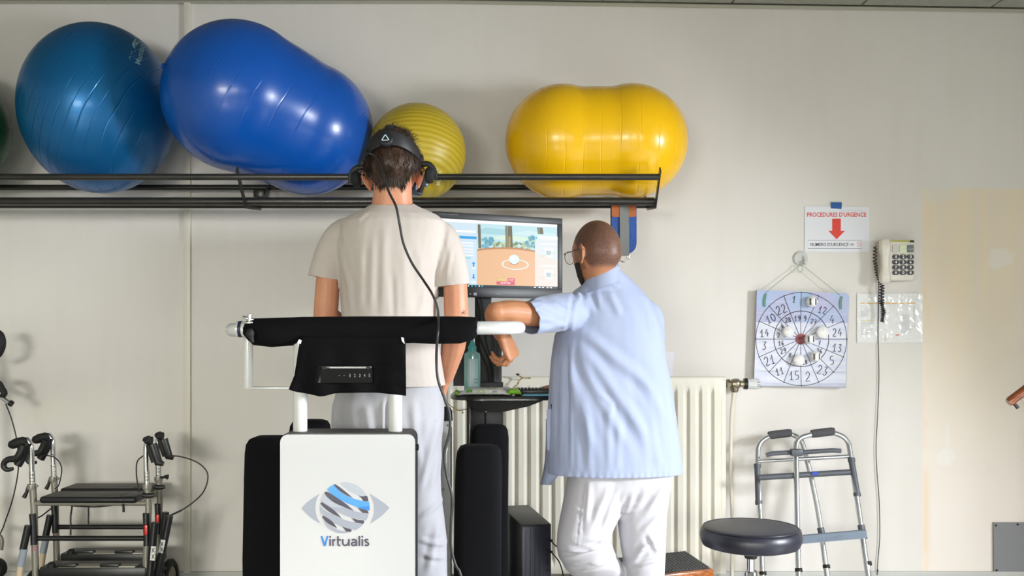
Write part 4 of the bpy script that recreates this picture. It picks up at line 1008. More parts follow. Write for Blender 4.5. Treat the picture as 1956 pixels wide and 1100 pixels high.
# turned box: front face towards right, side towards left
f0 = Vector((P(995, 0, TY+.02).x, TY+.0, 0)); f1 = Vector((P(1053, 0, TY+.04).x, TY+.03, 0)); back = Vector((P(958, 0, 4.0).x-P(995, 0, TY).x, .40, 0))
def prism(pts, z0, z1, bev=.004):
    bm = bmesh.new(); lo = [bm.verts.new((p.x, p.y, z0)) for p in pts]; hi = [bm.verts.new((p.x, p.y, z1)) for p in pts]; n = len(pts)
    bm.faces.new(lo[::-1]); bm.faces.new(hi)
    for i in range(n): bm.faces.new([lo[i], lo[(i+1) % n], hi[(i+1) % n], hi[i]])
    bmesh.ops.bevel(bm, geom=list(bm.edges), offset=bev, segments=2, profile=.5, affect='EDGES'); bm.verts.index_update()
    mb = MB(); mb.add([v.co[:] for v in bm.verts], [[v.index for v in f.verts] for f in bm.faces]); bm.free(); return mb
M_tw = mat('tower_black', '2A2A30', .4, .2); M_twf = mat('tower_front', '383948', .38, .4, bump=(30, .2, .001, (1, 1, .02)))
prism([f0, f1, f1+back, f0+back], .03, zt, .006).build('case', M_tw, t)
fx = (f1-f0).normalized(); fn = Vector((fx.y, -fx.x, 0))
prism([f0+fn*.004+fx*.003, f1+fn*.004-fx*.003, f1-fx*.003, f0+fx*.003], .04, zt-.006, .002).build('front_plate', M_twf, t)
for k in range(1, 5):
    c = f0+fx*(k*.018)+fn*.005; MB().box((c.x, c.y, zt/2), (.0015, .0015, zt-.03)).build('groove', M_edge, t)
for py, h_ in ((1012, .012), (1022, .006), (1043, .01), (1063, .012), (1077, .02), (1091, .01)):
    c = f1-fx*.014+fn*.0062; c.z = zat(py, TY); MB().box(c, (.006, .003, h_), .001).build('port', M_rub, t)
for i, (py, L_) in enumerate(((1033, [(1046, 1033), (1055, 1036), (1066, 1047), (1078, 1062)]), (1055, [(1046, 1055), (1058, 1060), (1069, 1075), (1076, 1100), (1080, 1140)]))):
    c = f1-fx*.014+fn*.012; c.z = zat(py, TY)
    MB().tube([c+Vector((0, .008, 0)), c, c+Vector((.014, -.006, -.001))], [.005, .006, .004], 10).build('plug', M_rub, t)
    MB().tube([c+Vector((.008, -.004, 0))]+[P(x, y, TY-.02+.02*j) for j, (x, y) in enumerate(L_[1:])], .0024, 7, smooth=5).build('cable', M_rub, t)
# ------------------------------------------------------------------ wooden step with black grid mat
WSY = 3.95
t = thing('step_platform', (P(1290, 0, 4.1).x, 4.1, 0), 'orange wooden step with black gridded non-slip top in front of the radiator', 'step')
A_, B_, C_ = P(1366, 1084, 3.9), P(1304, 1075, 4.2), P(1180, 1108, 3.85)
zt = A_.z
fa = Vector((A_.x, 3.92, 0)); fb = Vector((P(1310, 0, 4.25).x, 4.25, 0)); fc = Vector((P(1208, 0, 3.8).x, 3.78, 0)); fd = fc+(fb-fa)
zt = P(0, 1085, 3.92).z
prism([fa, fb, fd, fc], zt-.035, zt-.006, .006).build('wooden_frame', M_wood, t)
inn = [fa+(fd-fa)*.045+(fb-fa)*.02, fb+(fc-fb)*.05, fd+(fa-fd)*.03, fc+(fb-fc)*.03]
ii = lambda s_, u: (fa*(1-u)+fb*u)*(1-s_)+(fc*(1-u)+fd*u)*s_
prism([ii(.03, .07), ii(.03, .95), ii(.98, .95), ii(.98, .07)], zt-.008, zt-.003, .001).build('mat_base', M_rub, t)
M_grid = mat('black_grid', '403F40', .6)
ns, nu = 22, 11
gm = MB()
for i in range(ns):
    for j in range(nu):
        s0 = .035+.94*i/ns; u0 = .08+.86*j/nu; s1 = s0+.94/ns*.8; u1 = u0+.86/nu*.8
        pts_ = [ii(s0, u0), ii(s1, u0), ii(s1, u1), ii(s0, u1)]
        gm.add([(p.x, p.y, zt-.003) for p in pts_]+[(p.x, p.y, zt+.001) for p in pts_], [[4, 5, 6, 7], [0, 1, 5, 4], [1, 2, 6, 5], [2, 3, 7, 6], [3, 0, 4, 7]])
gm = gm.build('grid_squares', M_grid, t, smooth=0); gm['kind'] = 'stuff'
for s_, u in ((.04, .05), (.04, .93), (.95, .05), (.95, .93)):
    p = ii(s_, u); MB().box((p.x, p.y, (zt-.03)/2), (.04, .04, zt-.03), .004).build('leg', M_wood, t)

# ------------------------------------------------------------------ stool
t = thing('swivel_stool', P(1434, 1010, 3.5)*1.0, 'round black padded swivel stool on a chrome column in front of the walking frame', 'stool')
t.location.z = 0
M_lea = mat('black_leather', '1F1F2B', .38, bump=(70, .25, .0015), var=('262632', 20))
sx_, sy_ = P(1434, 0, 3.5).x, 3.5; R_ = .182
zt = .508; zb_ = zat(1040, 3.5)-.03
MB().lathe([(.0001, -.075), (.15, -.073), (.172, -.066), (.179, -.05), (.182, -.035), (.178, -.012), (.168, -.003), (.15, .001), (.08, .003), (.0001, .003)], (sx_, sy_, zt), (0, 0, 1), 56).build('seat', M_lea, t)
MB().lathe([(.1685, -.0035), (.1705, -.001), (.1725, -.0045)], (sx_, sy_, zt), (0, 0, 1), 56).build('seat_piping', M_lea, t)
MB().lathe([(.0001, 0), (.022, 0), (.026, -.03), (.021, -.045), (.0001, -.045)], (sx_, sy_, zt-.07), (0, 0, 1), 20).build('seat_socket', M_plast, t)
MB().lathe([(.0001, 0), (.0135, 0), (.0135, -.12), (.0001, -.12)], (sx_, sy_, zt-.11), (0, 0, 1), 20).build('gas_spring', M_chrome, t)
MB().lathe([(.0001, 0), (.022, 0), (.025, -.004), (.024, -.3), (.0001, -.3)], (sx_, sy_, zt-.16), (0, 0, 1), 24).build('chrome_column', M_chrome, t)
MB().tube([(sx_+.02, sy_, zt-.082), (sx_+.1, sy_, zt-.083), (sx_+.14, sy_, zt-.079)], [.004, .005, .008], 10, squash=(1, .5)).build('height_lever', M_plast, t)
for k in range(5):
    a_ = 2*PI*k/5+.3; e = Vector((sx_+.26*math.cos(a_), sy_+.26*math.sin(a_), .075))
    lg = MB().tube([(sx_, sy_, .1), (sx_+.13*math.cos(a_), sy_+.13*math.sin(a_), .09), e], [.022, .017, .013], 10).build('leg', M_chrome, t)
    MB().lathe([(.0001, -.012), (.022, -.012), (.025, -.006), (.025, .006), (.022, .012), (.0001, .012)], e+Vector((0, 0, -.05)), (math.sin(a_), -math.cos(a_), 0), 18).build('caster', M_rub, lg)
# ------------------------------------------------------------------ folding walking frame leaning on the wall
t = thing('walking_frame', (P(1540, 0, 4.2).x, 4.2, 0), 'folding aluminium walking frame with grey foam grips leaning on the wall behind the stool', 'walking frame')
M_gp = mat('grey_frame_plastic', '55585F', .45, .1); M_foamg = mat('grey_foam', '4F4F52', .85, bump=(150, .3, .001))
def sect(grip, left, right, Yt, Yb, tag_=''):
    """left/right: (x, y) lists down each leg; grip: x0,x1 at the top"""
    gx0, gx1, gy = grip
    def Yof(y): return Yt+(Yb-Yt)*(y-gy)/(1185-gy)
    L_ = [P(x, y, Yof(y)) for x, y in left]; R_ = [P(x, y, Yof(y)) for x, y in right]
    g0, g1 = P(gx0, gy+2, Yof(gy)), P(gx1, gy-2, Yof(gy))
    path = cr(L_[:1:-1] if False else list(reversed(L_[2:])), 1)
    top = list(reversed(L_))+[g0, g1]+R_
    i0 = len(L_)
    tp = fillet(top, .085, 8)
    MB().tube(tp, .0118, 14).build('bent_tube', M_alu, t)
    MB().tube([g0+Vector((-.012, 0, -.001)), g0, g1, g1+Vector((.012, 0, 0))], [.017, .0185, .0185, .017], 16).build('foam_grip', M_foamg, t)
    return Yof
YA = sect((1473, 1506, 829), [(1448, 846), (1447, 888), (1453, 1000), (1459, 1190)], [(1531, 838), (1547, 900), (1563, 975), (1580, 1100), (1592, 1190)], 4.38, 4.10)
YB_ = sect((1555, 1588, 826), [(1520, 838), (1521, 890), (1523, 1000), (1527, 1190)], [(1620, 838), (1630, 905), (1644, 1000), (1668, 1170)], 4.30, 3.98)
def fr_tube(nm, L_, r, m, Y=None, **k):
    return MB().tube([P(x, y, Y(y) if callable(Y) else Y) for x, y in L_], r, 14, **k).build(nm, m, t)
fr_tube('outer_sleeve', [(1446.5, 887), (1449, 964)], .0135, M_gp, YA); fr_tube('sleeve_collar', [(1446.5, 886), (1447, 893)], .0158, M_gp, YA); fr_tube('sleeve_collar', [(1449, 956), (1449.3, 963)], .0158, M_gp, YA)
fr_tube('outer_sleeve', [(1626, 877), (1638, 948)], .0135, M_gp, YB_); fr_tube('sleeve_collar', [(1626, 875), (1627, 882)], .0158, M_gp, YB_); fr_tube('sleeve_collar', [(1636.5, 941), (1638, 948)], .0158, M_gp, YB_)
yy = 4.28
fr_tube('cross_tube', [(1448, 881), (1524, 877)], .0085, M_alu, 4.33); fr_tube('cross_tube', [(1521, 877), (1628, 871)], .0085, M_alu, 4.26)
fr_tube('cross_tube', [(1450, 912), (1632, 901)], .0128, M_gp, 4.24)
a = Art(onwall(4.224)); a.disc(1557, 904.5, 7, mat('blue_sticker', '2A44A8', .4), 3.2); a.build('blue_sticker', t)
fr_tube('hinge_bar', [(1464, 869), (1475, 866), (1510, 864)], .010, M_gp, 4.25); fr_tube('hinge_bar', [(1528, 864), (1590, 860), (1606, 861)], .010, M_gp, 4.25)
MB().box(P(1521, 864, 4.24), (.05, .035, .03), .005).build('hinge_block', M_gp, t)
mb = MB(); slab(mb, [(1528, 1024), (1655, 1013), (1656, 1028), (1528, 1039)], 4.06, .022); mb.build('spacer_bar', mat('blue_grey_plastic', '6A7686', .5), t)
a = Art(onwall(4.06)); M_w = mat('pen_grey', '4A5060', .6)
XO = 1561
for pts_ in ([(8, 2), (3, 3), (1, 8), (5, 10), (8, 7), (5, 7)], [(11, 1), (11, 9), (17, 8)], [(18, 9), (22, 1), (25, 8)], [(19, 6), (25, 5)], [(27, 8), (28, 0), (31, 4), (34, -1), (35, 7)], [(43, -1), (39, 3), (41, 7), (45, 4), (43, -1)], [(46, -2), (54, -3)], [(50, -2), (50, 6)], [(59, -4), (55, -1), (59, 2), (55, 5)]):
    a.stroke([(XO+x*.83, 1025+y*.85) for x, y in pts_], .6, M_w)
a.build('handwriting', t)
fr_tube('spacer_clamp', [(1644.5, 1003), (1650, 1029)], .0152, M_gp, YB_); fr_tube('spacer_clamp', [(1524, 1012), (1525, 1038)], .0152, M_gp, YB_); fr_tube('spacer_clamp', [(1567, 1008), (1570, 1020)], .0152, M_gp, YA)
for x, y, Yf in ((1457, 1094, YA), (1525.5, 1088, YB_), (1578.5, 1081, YA), (1658, 1075, YB_)):
    fr_tube('leg_collar', [(x-.4, y-2.5), (x+.6, y+4.5)], .0155, M_rub, Yf)
    p = P(x, y+5, Yf(y+5)); zf = p.z
    d_ = P(x+9, 1180, Yf(1180))-p if x > 1500 and x != 1525.5 else P(x+3, 1180, Yf(1180))-p
    q = p+d_*(zf-.02)/(-d_.z); MB().tube([p, q], .010, 12).build('leg_extension', M_alu, t)
    MB().lathe([(.0001, -.018), (.02, -.018), (.015, .03), (.0001, .03)], q, (0, 0, 1), 14).build('rubber_tip', M_rub, t)

# ------------------------------------------------------------------ rollators
M_fr = mat('grey_beige_paint', '8C887E', .4, .3); M_bk = mat('satin_black', '17171A', .4); M_seat = mat('seat_black', '1B1B1D', .45); M_stt = mat('sticker_grey', '8E98A2', .5); M_wd = mat('bare_wood_tone', 'C9B69A', .5); M_refl = mat('red_reflector', 'D8241E', .3, coat=.5); M_stw = mat('sticker_white', 'DDDDDA', .5)
def rollator(Y, X, label, rear=False):
    """X maps front-frame pixels to this frame's pixels; built at depth Y"""
    T = lambda x, y: X(x, y)
    t = thing('rollator', (P(X(175, 0)[0], 0, Y).x, Y+.05, 0), label, 'rollator', 'rollators parked by the left wall')
    k = lambda L_, dy=0: [P(*T(x, y), Y+dy) for x, y in L_]
    tb = lambda nm, L_, r, m, dy=0, par=None, **kw: MB().tube(k(L_, dy), r, 12, **kw).build(nm, m, par or t)
    # uprights, painted, down to the floor
    for xs, xe, top in ((62, 69, 926), (281, 281, 926)):
        tb('frame_tube', [(xs, top), (xs+3, 970), (xe-2, 1060), (xe, 1130)], .0135, M_fr)
        tb('height_tube', [(xs-1, 900), (xs, 932)], .0115, mat('notched_chrome', 'B8B8B4', .35, .9, bump=(120, 1, .004, (.2, .2, 1))))
    tb('height_tube', [(61, 905), (60, 862), (57, 846), (50, 838)], .011, M_chrome, smooth=4)
    tb('height_tube', [(280, 905), (279, 855), (283, 842)], .011, M_chrome, smooth=4)
    # grips
    g = MB().tube(k([(52, 842), (44, 843), (32, 846), (22, 850), (19, 853)], -.01), [.014, .020, .021, .018, .011], 14, smooth=0).build('hand_grip', M_rub, t)
    tb('brake_lever', [(46, 850), (38, 868), (30, 876), (18, 877), (9, 882), (7, 891), (14, 897), (25, 895)], [.017, .017, .015, .013, .012, .011, .010, .007], M_plast, -.03, smooth=3)
    tb('brake_housing', [(53, 846), (45, 870), (34, 888)], [.016, .016, .017], M_plast, -.01)
    g = MB().tube(k([(281, 842), (287, 840)], -.03), .019, 16).tube(k([(274, 838), (281, 841), (290, 842)], -.01), [.008, .017, .018], 14).build('hand_grip', M_rub, t)
    tb('brake_lever', [(291, 848), (297, 866), (303, 884), (312, 886)], [.019, .018, .017, .010], M_plast, -.03)
    tb('brake_housing', [(285, 848), (290, 865), (296, 882)], .015, M_plast, -.01)
    for x, y in ((57, 929), (277, 929)):
        MB().lathe([(.0001, -.012), (.017, -.012), (.019, 0), (.017, .01), (.0001, .01)], P(*T(x+4, y), Y), (0, 0, 1), 16).build('clamp_collar', M_fr, t)
    MB().ball(P(*T(71, 928), Y-.01), .006, 6).build('clamp_screw', M_chrome, t)
    tb('clamp_lever', [(55, 925), (51, 940), (46, 950)], [.006, .007, .009], M_plast)
    tb('clamp_lever', [(272, 945), (282, 947), (294, 946)], [.010, .012, .008], M_plast, -.01)
    # seat, rails
    c0, c1 = P(*T(80, 953), Y), P(*T(265, 953), Y)
    MB().box(((c0.x+c1.x)/2, Y+.045, c0.z), (c1.x-c0.x, .15, .028), .013, seg=3).build('seat', M_seat, t)
    MB().box(((c0.x+c1.x)/2-.02, Y+.035, c0.z+.013), ((c1.x-c0.x)*.75, .11, .006), .003).build('seat_panel', mat('worn_seat', '4E4C48', .55), t)
    tb('seat_rail', [(64, 961), (282, 961)], .011, M_fr)
    tb('seat_hook', [(235, 962), (236, 970), (236, 978)], .005, M_bk, -.01)
    tb('hanging_strap', [(138, 965), (135, 985), (135, 1022)], .0035, M_bk, .02)
    tb('fold_cable', [(135, 966), (180, 968), (215, 965)], .003, M_bk, .02, smooth=3)
    tb('cross_bar', [(66, 1028), (284, 1028)], .0105, M_bk, 0)
    # joint covers and red reflector
    tb('joint_cover', [(62, 981), (64, 1005), (65, 1040)], .013, M_bk, -.012)
    tb('joint_cover', [(279, 980), (280, 1005), (281, 1042)], .0135, M_bk, -.012)
    MB().box(P(*T(279, 1012), Y-.03), (.013, .012, .043), .004).build('reflector', M_refl, t)
    # rear legs going outward
    tb('rear_leg', [(54, 1004), (44, 1050)], .0145, M_bk, -.03); tb('rear_leg', [(45, 1047), (38, 1090), (33, 1125)], .0125, M_wd, -.03)
    l = MB().tube(k([(46, 1048), (39, 1081)], -.032), .0145, 14).build('sticker', M_stt, t)
    tb('rear_leg', [(296, 998), (291, 1050), (284, 1125)], .0155, M_bk, -.035)
    a = Art(lambda x, y, lf: P(*T(x, y), Y-.0515-lf)); a.poly([(288.5, 1043), (298, 1043.5), (296, 1071), (286.5, 1070)], M_stw)
    for yy_ in (1050, 1062): a.stroke([(290, yy_+5), (295, yy_-4)], 1.3, M_ink); a.stroke([(290, yy_-3), (295, yy_+5)], 1.3, M_ink)
    a.build('warning_sticker', t)
    a = Art(lambda x, y, lf: P(*T(x, y), Y-.0152-lf))
    for i in range(4): a.poly([(64.5, 1043+i*2.6), (69, 1044+i*2.6), (69, 1045.2+i*2.6), (64.5, 1044.2+i*2.6)], mat('pink_mark', 'E05A78', .4))
    a.build('striped_mark', t)
    # folding basket / lower tray
    c0, c1 = P(*T(78, 1090), Y), P(*T(282, 1090), Y)
    MB().box(((c0.x+c1.x)/2, Y+.04, c0.z-.005), (c1.x-c0.x, .12, .05), .01).build('lower_tray', M_bk, t)
    MB().box(((c0.x+c1.x)/2+.02, Y-.0, c0.z+.021), ((c1.x-c0.x)*.72, .05, .008), .003).build('tray_top', M_fr, t)
    MB().box((c0.x*.6+c1.x*.4-.06, Y-.012, c0.z+.027), (.08, .03, .014), .004).build('tray_clip', M_bk, t)
    MB().box((c0.x*.2+c1.x*.8-.06, Y-.012, c0.z+.027), (.08, .03, .014), .004).build('tray_clip', M_bk, t)
    MB().lathe([(.0001, 0), (.017, 0), (.015, .014), (.009, .02), (.0001, .021)], P(*T(98, 1083), Y-.01), (0, 0, 1), 16).build('knob', M_rub, t)
    # lower frame and wheels (mostly under the frame edge)
    for x, dy in ((36, -.06), (69, .12), (283, .12), (286, -.06)):
        p = P(*T(x, 1125), Y); c = Vector((p.x, Y+dy, .095))
        MB().tube([P(*T(x, 1110), Y), c+Vector((0, 0, .04)), c], .011, 10).build('fork', M_bk, t)
        w_ = MB().lathe([(.06, -.015), (.08, -.016), (.09, -.008), (.09, .008), (.08, .016), (.06, .015), (.06, -.015)], c, (1, 0, 0), 28).build('wheel', M_rub, t)
        MB().lathe([(.0001, -.012), (.058, -.01), (.062, 0), (.058, .01), (.0001, .012)], c, (1, 0, 0), 20).build('hub', M_fr, w_)
    return t, tb
tr, tb2 = rollator(4.24, lambda x, y: (((x-62)*(198/219.)+103)+(2.0 if x > 200 else 0), (y-961)*.93+944), 'rear one of the two grey-beige rollators, closest to the wall')
tb2('brake_cable', [(20, 880), (60, 884), (78, 905), (73, 940), (64, 950)], .0025, M_bk, -.03, smooth=5)
MB().lathe([(.0001, 0), (.018, 0), (.02, .012), (.018, .02), (.0001, .022)], P(125, 1075, 4.2), (0, 0, 1), 14)
tf, tb1 = rollator(3.98, lambda x, y: (x, y), 'front one of the two grey-beige rollators, with a red reflector and warning sticker')
tb1('brake_cable', [(312, 871), (345, 872), (380, 885), (397, 907), (388, 940), (360, 966), (335, 980), (326, 984)], .0029, mat('brown_cable', '2A2020', .5), .05, smooth=6)
tb1('brake_cable', [(274, 870), (262, 882), (261, 910), (266, 940)], .0028, M_bk, .02, smooth=5)
tb1('cable_sleeve', [(346, 975), (324, 985)], .004, M_bk, .05)
tb1('folding_strut', [(324, 985), (317, 1020), (302, 1090), (296, 1130)], .015, M_bk, .03)
a = Art(lambda x, y, lf: P(x, y, 3.994-lf)); a.poly([(307, 1030), (316, 1032), (311, 1057), (302, 1055)], M_stw)
for yy_ in (1038, 1049): a.stroke([(307, yy_+4), (312, yy_-3)], 1.2, M_ink); a.stroke([(306, yy_-3), (312, yy_+4)], 1.2, M_ink)
a.build('warning_sticker', tf)
tb1('side_knob', [(314, 910), (321, 911)], [.006, .011], M_rub, .06); tb1('knob_stem', [(306, 912), (316, 911)], .005, M_rub, .06)
tb1('brake_cable', [(99, 970), (80, 985), (70, 990)], .003, M_bk, .01)

# third walker, cut off by the left edge
t = thing('forearm_walker', (P(-60, 0, 4.3).x, 4.3, 0), 'black-handled walker cut off by the left edge, only its handle, tube end and cable showing', 'walker')
q = lambda L_, Y=4.25: [P(x, y, Y) for x, y in L_]
MB().tube(q([(-70, 720), (-30, 742), (0, 757), (20, 770)]), .0095, 12).build('chrome_tube', M_chrome, t)
MB().tube(q([(18.5, 769), (23.5, 772)]), .0135, 12).build('tube_cap', M_rub, t)
MB().tube(q([(-20, 640), (-4, 638), (1, 650), (1, 664), (-6, 680), (-30, 690)]), [.014, .02, .022, .02, .014, .01], 12, smooth=4).build('upper_handle', M_rub, t)
MB().tube(q([(-30, 728), (-6, 730), (4, 742), (8, 752), (2, 758)]), [.015, .014, .013, .014, .010], 12, smooth=3).build('lower_grip', M_rub, t)
MB().tube(q([(-45, 700), (-40, 800), (-38, 1000), (-38, 1120)]), .016, 12).build('frame_tube', M_fr, t)
MB().tube(q([(-60, 640), (-45, 710)]), .014, 12).build('frame_tube', M_fr, t)
MB().tube(q([(-45, 690), (-60, 735)]), .012, 12).build('frame_tube', M_fr, t)
MB().tube(q([(11, 771), (22, 800), (31, 835), (35, 870), (34, 905), (25, 950), (12, 990), (-2, 1022), (-38, 1060)]), .0028, 7, smooth=6).build('brake_cable', M_bk, t)
MB().tube(q([(-38, 1010), (-8, 1018), (3, 1030), (2, 1050)]), .009, 10, smooth=3).build('wheel_bracket', M_fr, t)
c = P(-6, 1085, 4.25)
wl = MB().lathe([(.02, -.016), (.04, -.018), (.045, -.008), (.045, .008), (.04, .018), (.02, .016), (.02, -.016)], c, (.3, 1, 0), 24).build('wheel', M_rub, t)
MB().tube([c, P(-38, 1085, 4.25), Vector((P(-38, 0, 4.25).x, 4.25, .0))], .014, 10).build('lower_tube', M_fr, t)
# ------------------------------------------------------------------ people
def remesh(mb, voxel, smooth_it=3, factor=.5, name='tmp'):
    me = bpy.data.meshes.new(name); me.from_pydata(mb.v, [], mb.f); me.update()
    bm = bmesh.new(); bm.from_mesh(me); bmesh.ops.triangulate(bm, faces=[f for f in bm.faces if len(f.verts) > 4]); bmesh.ops.recalc_face_normals(bm, faces=bm.faces); bm.to_mesh(me); bm.free()
    ob = bpy.data.objects.new(name, me); COL.objects.link(ob)
    r = ob.modifiers.new('r', 'REMESH'); r.mode = 'VOXEL'; r.voxel_size = voxel; r.use_smooth_shade = True
    s_ = ob.modifiers.new('s', 'SMOOTH'); s_.factor = factor; s_.iterations = smooth_it
    dg = bpy.context.evaluated_depsgraph_get(); out = bpy.data.meshes.new_from_object(ob.evaluated_get(dg))
    bpy.data.objects.remove(ob); bpy.data.meshes.remove(me); out.name = name
    return out
def link_mesh(me, name, m, parent, inv=True):
    o = bpy.data.objects.new(name, me); COL.objects.link(o); me.materials.clear(); me.materials.append(m)
    for p in me.polygons: p.use_smooth = True
    o.parent = parent
    if inv: o.matrix_parent_inverse = parent_world(parent).inverted()
    return o
def se(v, e): return math.copysign(abs(v)**e, v)
def hring(c, rx, ry, n=32, e=.85, rot=0, tiltx=0, tilty=0):
    out = []
    for k in range(n):
        a_ = 2*PI*k/n; x = rx*se(math.cos(a_), e); y = ry*se(math.sin(a_), e)
        X = x*math.cos(rot)-y*math.sin(rot); Y = x*math.sin(rot)+y*math.cos(rot)
        out.append(Vector((c[0]+X, c[1]+Y, c[2]+tiltx*X+tilty*Y)))
    return out
def gs(x, s_): return math.exp(-(x/s_)**2)
def sst(a, b, x):
    t_ = max(0, min(1, (x-a)/(b-a))); return t_*t_*(3-2*t_)
def head_local(d, k=1.0):
    """unit direction -> point of the head, x right, y forward, z up"""
    x, y, z = d
    px, py, pz = .076*x, (.096 if y > 0 else .102)*y, (.117 if z > 0 else .118)*z
    low = sst(.01, -.11, pz)
    px *= 1-.30*low; 
    if py > 0: py *= 1-.08*low
    else: py *= 1-.42*sst(-.01, -.10, pz)
    if py < 0 and pz > -.02: px *= 1+.04*gs(py+.05, .04)
    if y > 0:
        py += .024*gs(px, .011)*(gs(pz+.030, .018))*sst(.05, .09, py+.02) + .012*gs(px, .010)*gs(pz+.008, .022)
        py -= .010*(gs(abs(px)-.031, .014)*gs(pz-.002, .013))
        py += .006*gs(abs(px), .05)*gs(pz-.022, .012)
        py += .007*gs(px, .022)*gs(pz+.062, .007) + .005*gs(px, .020)*gs(pz+.074, .006) - .004*gs(px, .02)*gs(pz+.068, .003)
        py += .012*gs(px, .024)*gs(pz+.100, .016)
    return Vector((px, py, pz))*k
def add_head(mb, M, k=1.0, n=44, earz=-.008, flare=.55):
    rings = []
    for i in range(1, n):
        a_ = PI*i/n
        rings.append([M @ head_local((math.sin(a_)*math.cos(2*PI*j/(2*n)), math.sin(a_)*math.sin(2*PI*j/(2*n)), -math.cos(a_)), k) for j in range(2*n)])
    mb.loft(rings)
    for s_ in (-1, 1):   # ears: rim, bowl, lobe
        c = Vector((s_*.074, -.012, earz))
        T = lambda u, v, o: M @ (c+Vector((s_*(o+.004+max(0, -u)*flare), u, v)))
        pts = [T(-.0+.004, -.030, .0), T(-.010, -.018, .003), T(-.018, .002, .006), T(-.016, .022, .007), T(-.004, .032, .006), T(.008, .026, .004), T(.011, .012, .002)]
        mb.tube(pts, [.0052, .0042, .0036, .0036, .0036, .0034, .004], 8, smooth=2)
        vs = [T(.008, -.022, -.004), T(-.012, -.015, -.002), T(-.017, .004, .001), T(-.013, .024, .002), T(.006, .024, -.001), T(.012, .004, -.005)]
        wv = [M @ (M.inverted() @ v - Vector((s_*.0055, 0, 0))) for v in vs]
        mb.add(vs+wv, [[0, 1, 2, 3, 4, 5], [11, 10, 9, 8, 7, 6]]+[[i, (i+1) % 6, 6+(i+1) % 6, 6+i] for i in range(6)])
        mb.ball(T(.004, -.030, .0), (.0065, .0065, .008), 5)
def add_hand(mb, W, D, N, side, curl=(.5, .6, .5), spread=.08, size=1.0, thumb=.6):
    """W wrist, D direction of the fingers, N direction the palm faces, side +1/-1 puts the thumb on D x N * side"""
    D = D.normalized(); N = (N-D*N.dot(D)).normalized(); B = D.cross(N)*side   # B points to the thumb side
    s_ = size
    rings = []
    for t_, w_, h_ in ((-.02, .026, .020), (.0, .028, .019), (.02, .034, .0165), (.05, .041, .0145), (.078, .042, .0125), (.092, .038, .009)):
        c = W+D*t_*s_
        rings.append([c+B*(w_*s_*se(math.cos(2*PI*k/16), .8))+N*(h_*s_*se(math.sin(2*PI*k/16), .9)) for k in range(16)])
    mb.loft(rings)
    L_ = ((.030, .074, .040, .024, .020, .0092), (.0105, .079, .045, .027, .022, .0096), (-.010, .076, .041, .026, .021, .0092), (-.030, .068, .031, .020, .018, .0082))
    for i, (off, base, a_, b_, c_, r) in enumerate(L_):
        p = W+D*(base*s_)+B*(off*s_); dr = D; pts = [p-D*.02*s_, p]; dr0 = (D+B*spread*(1.2-i*.8)).normalized(); ang = 0
        for q, (ln, cu) in enumerate(zip((a_, b_, c_), curl)):
            ang += cu*(1+.12*i); dr = dr0*math.cos(ang)+N*math.sin(ang); p = p+dr*(ln*s_); pts.append(p)
        mb.tube(pts, [r*s_, r*1.02*s_, r*.95*s_, r*.85*s_, r*.68*s_], 10); mb.ball(pts[-1], r*.72*s_, 5)
        for q in pts[1:-1]: mb.ball(q, r*1.04*s_, 5)
    p0 = W+D*.022*s_+B*.026*s_+N*.006*s_; p1 = p0+(D*.6+B*.75+N*.35).normalized()*.036*s_; p2 = p1+(D*.9+B*.25*(1-thumb)+N*thumb).normalized()*.032*s_; p3 = p2+(D*.9-B*.2+N*thumb).normalized()*.025*s_
    mb.tube([p0-D*.012*s_, p0, p1, p2, p3], [.014*s_, .0145*s_, .0115*s_, .0098*s_, .0072*s_], 10); mb.ball(p3, .0076*s_, 5); mb.ball(p2, .0102*s_, 5); mb.ball(p1, .0118*s_, 5)
def skin_mat(name, h, h2):
    m = mat(name, h, .5, bump=(160, .25, .0015), var=(h2, 9)); b = m.node_tree.nodes['Principled BSDF']
    b.inputs['Subsurface Weight'].default_value = .12; b.inputs['Subsurface Radius'].default_value = (.8, .3, .15); b.inputs['Subsurface Scale'].default_value = .008
    return m
def cloth_mat(name, h, h2, wv=900, rough=.85):
    return mat(name, h, rough, bump=(60, .18, .002), var=(h2, 5, (1, 1, .4)), sheen=.15)
def seg_d(p, a, b):
    ab = (b[0]-a[0], b[1]-a[1]); L2 = ab[0]**2+ab[1]**2; t_ = max(0, min(1, ((p[0]-a[0])*ab[0]+(p[1]-a[1])*ab[1])/L2))
    dx, dy = p[0]-a[0]-t_*ab[0], p[1]-a[1]-t_*ab[1]; sgn = 1 if (ab[0]*(p[1]-a[1])-ab[1]*(p[0]-a[0])) > 0 else -1
    return math.hypot(dx, dy), t_, sgn
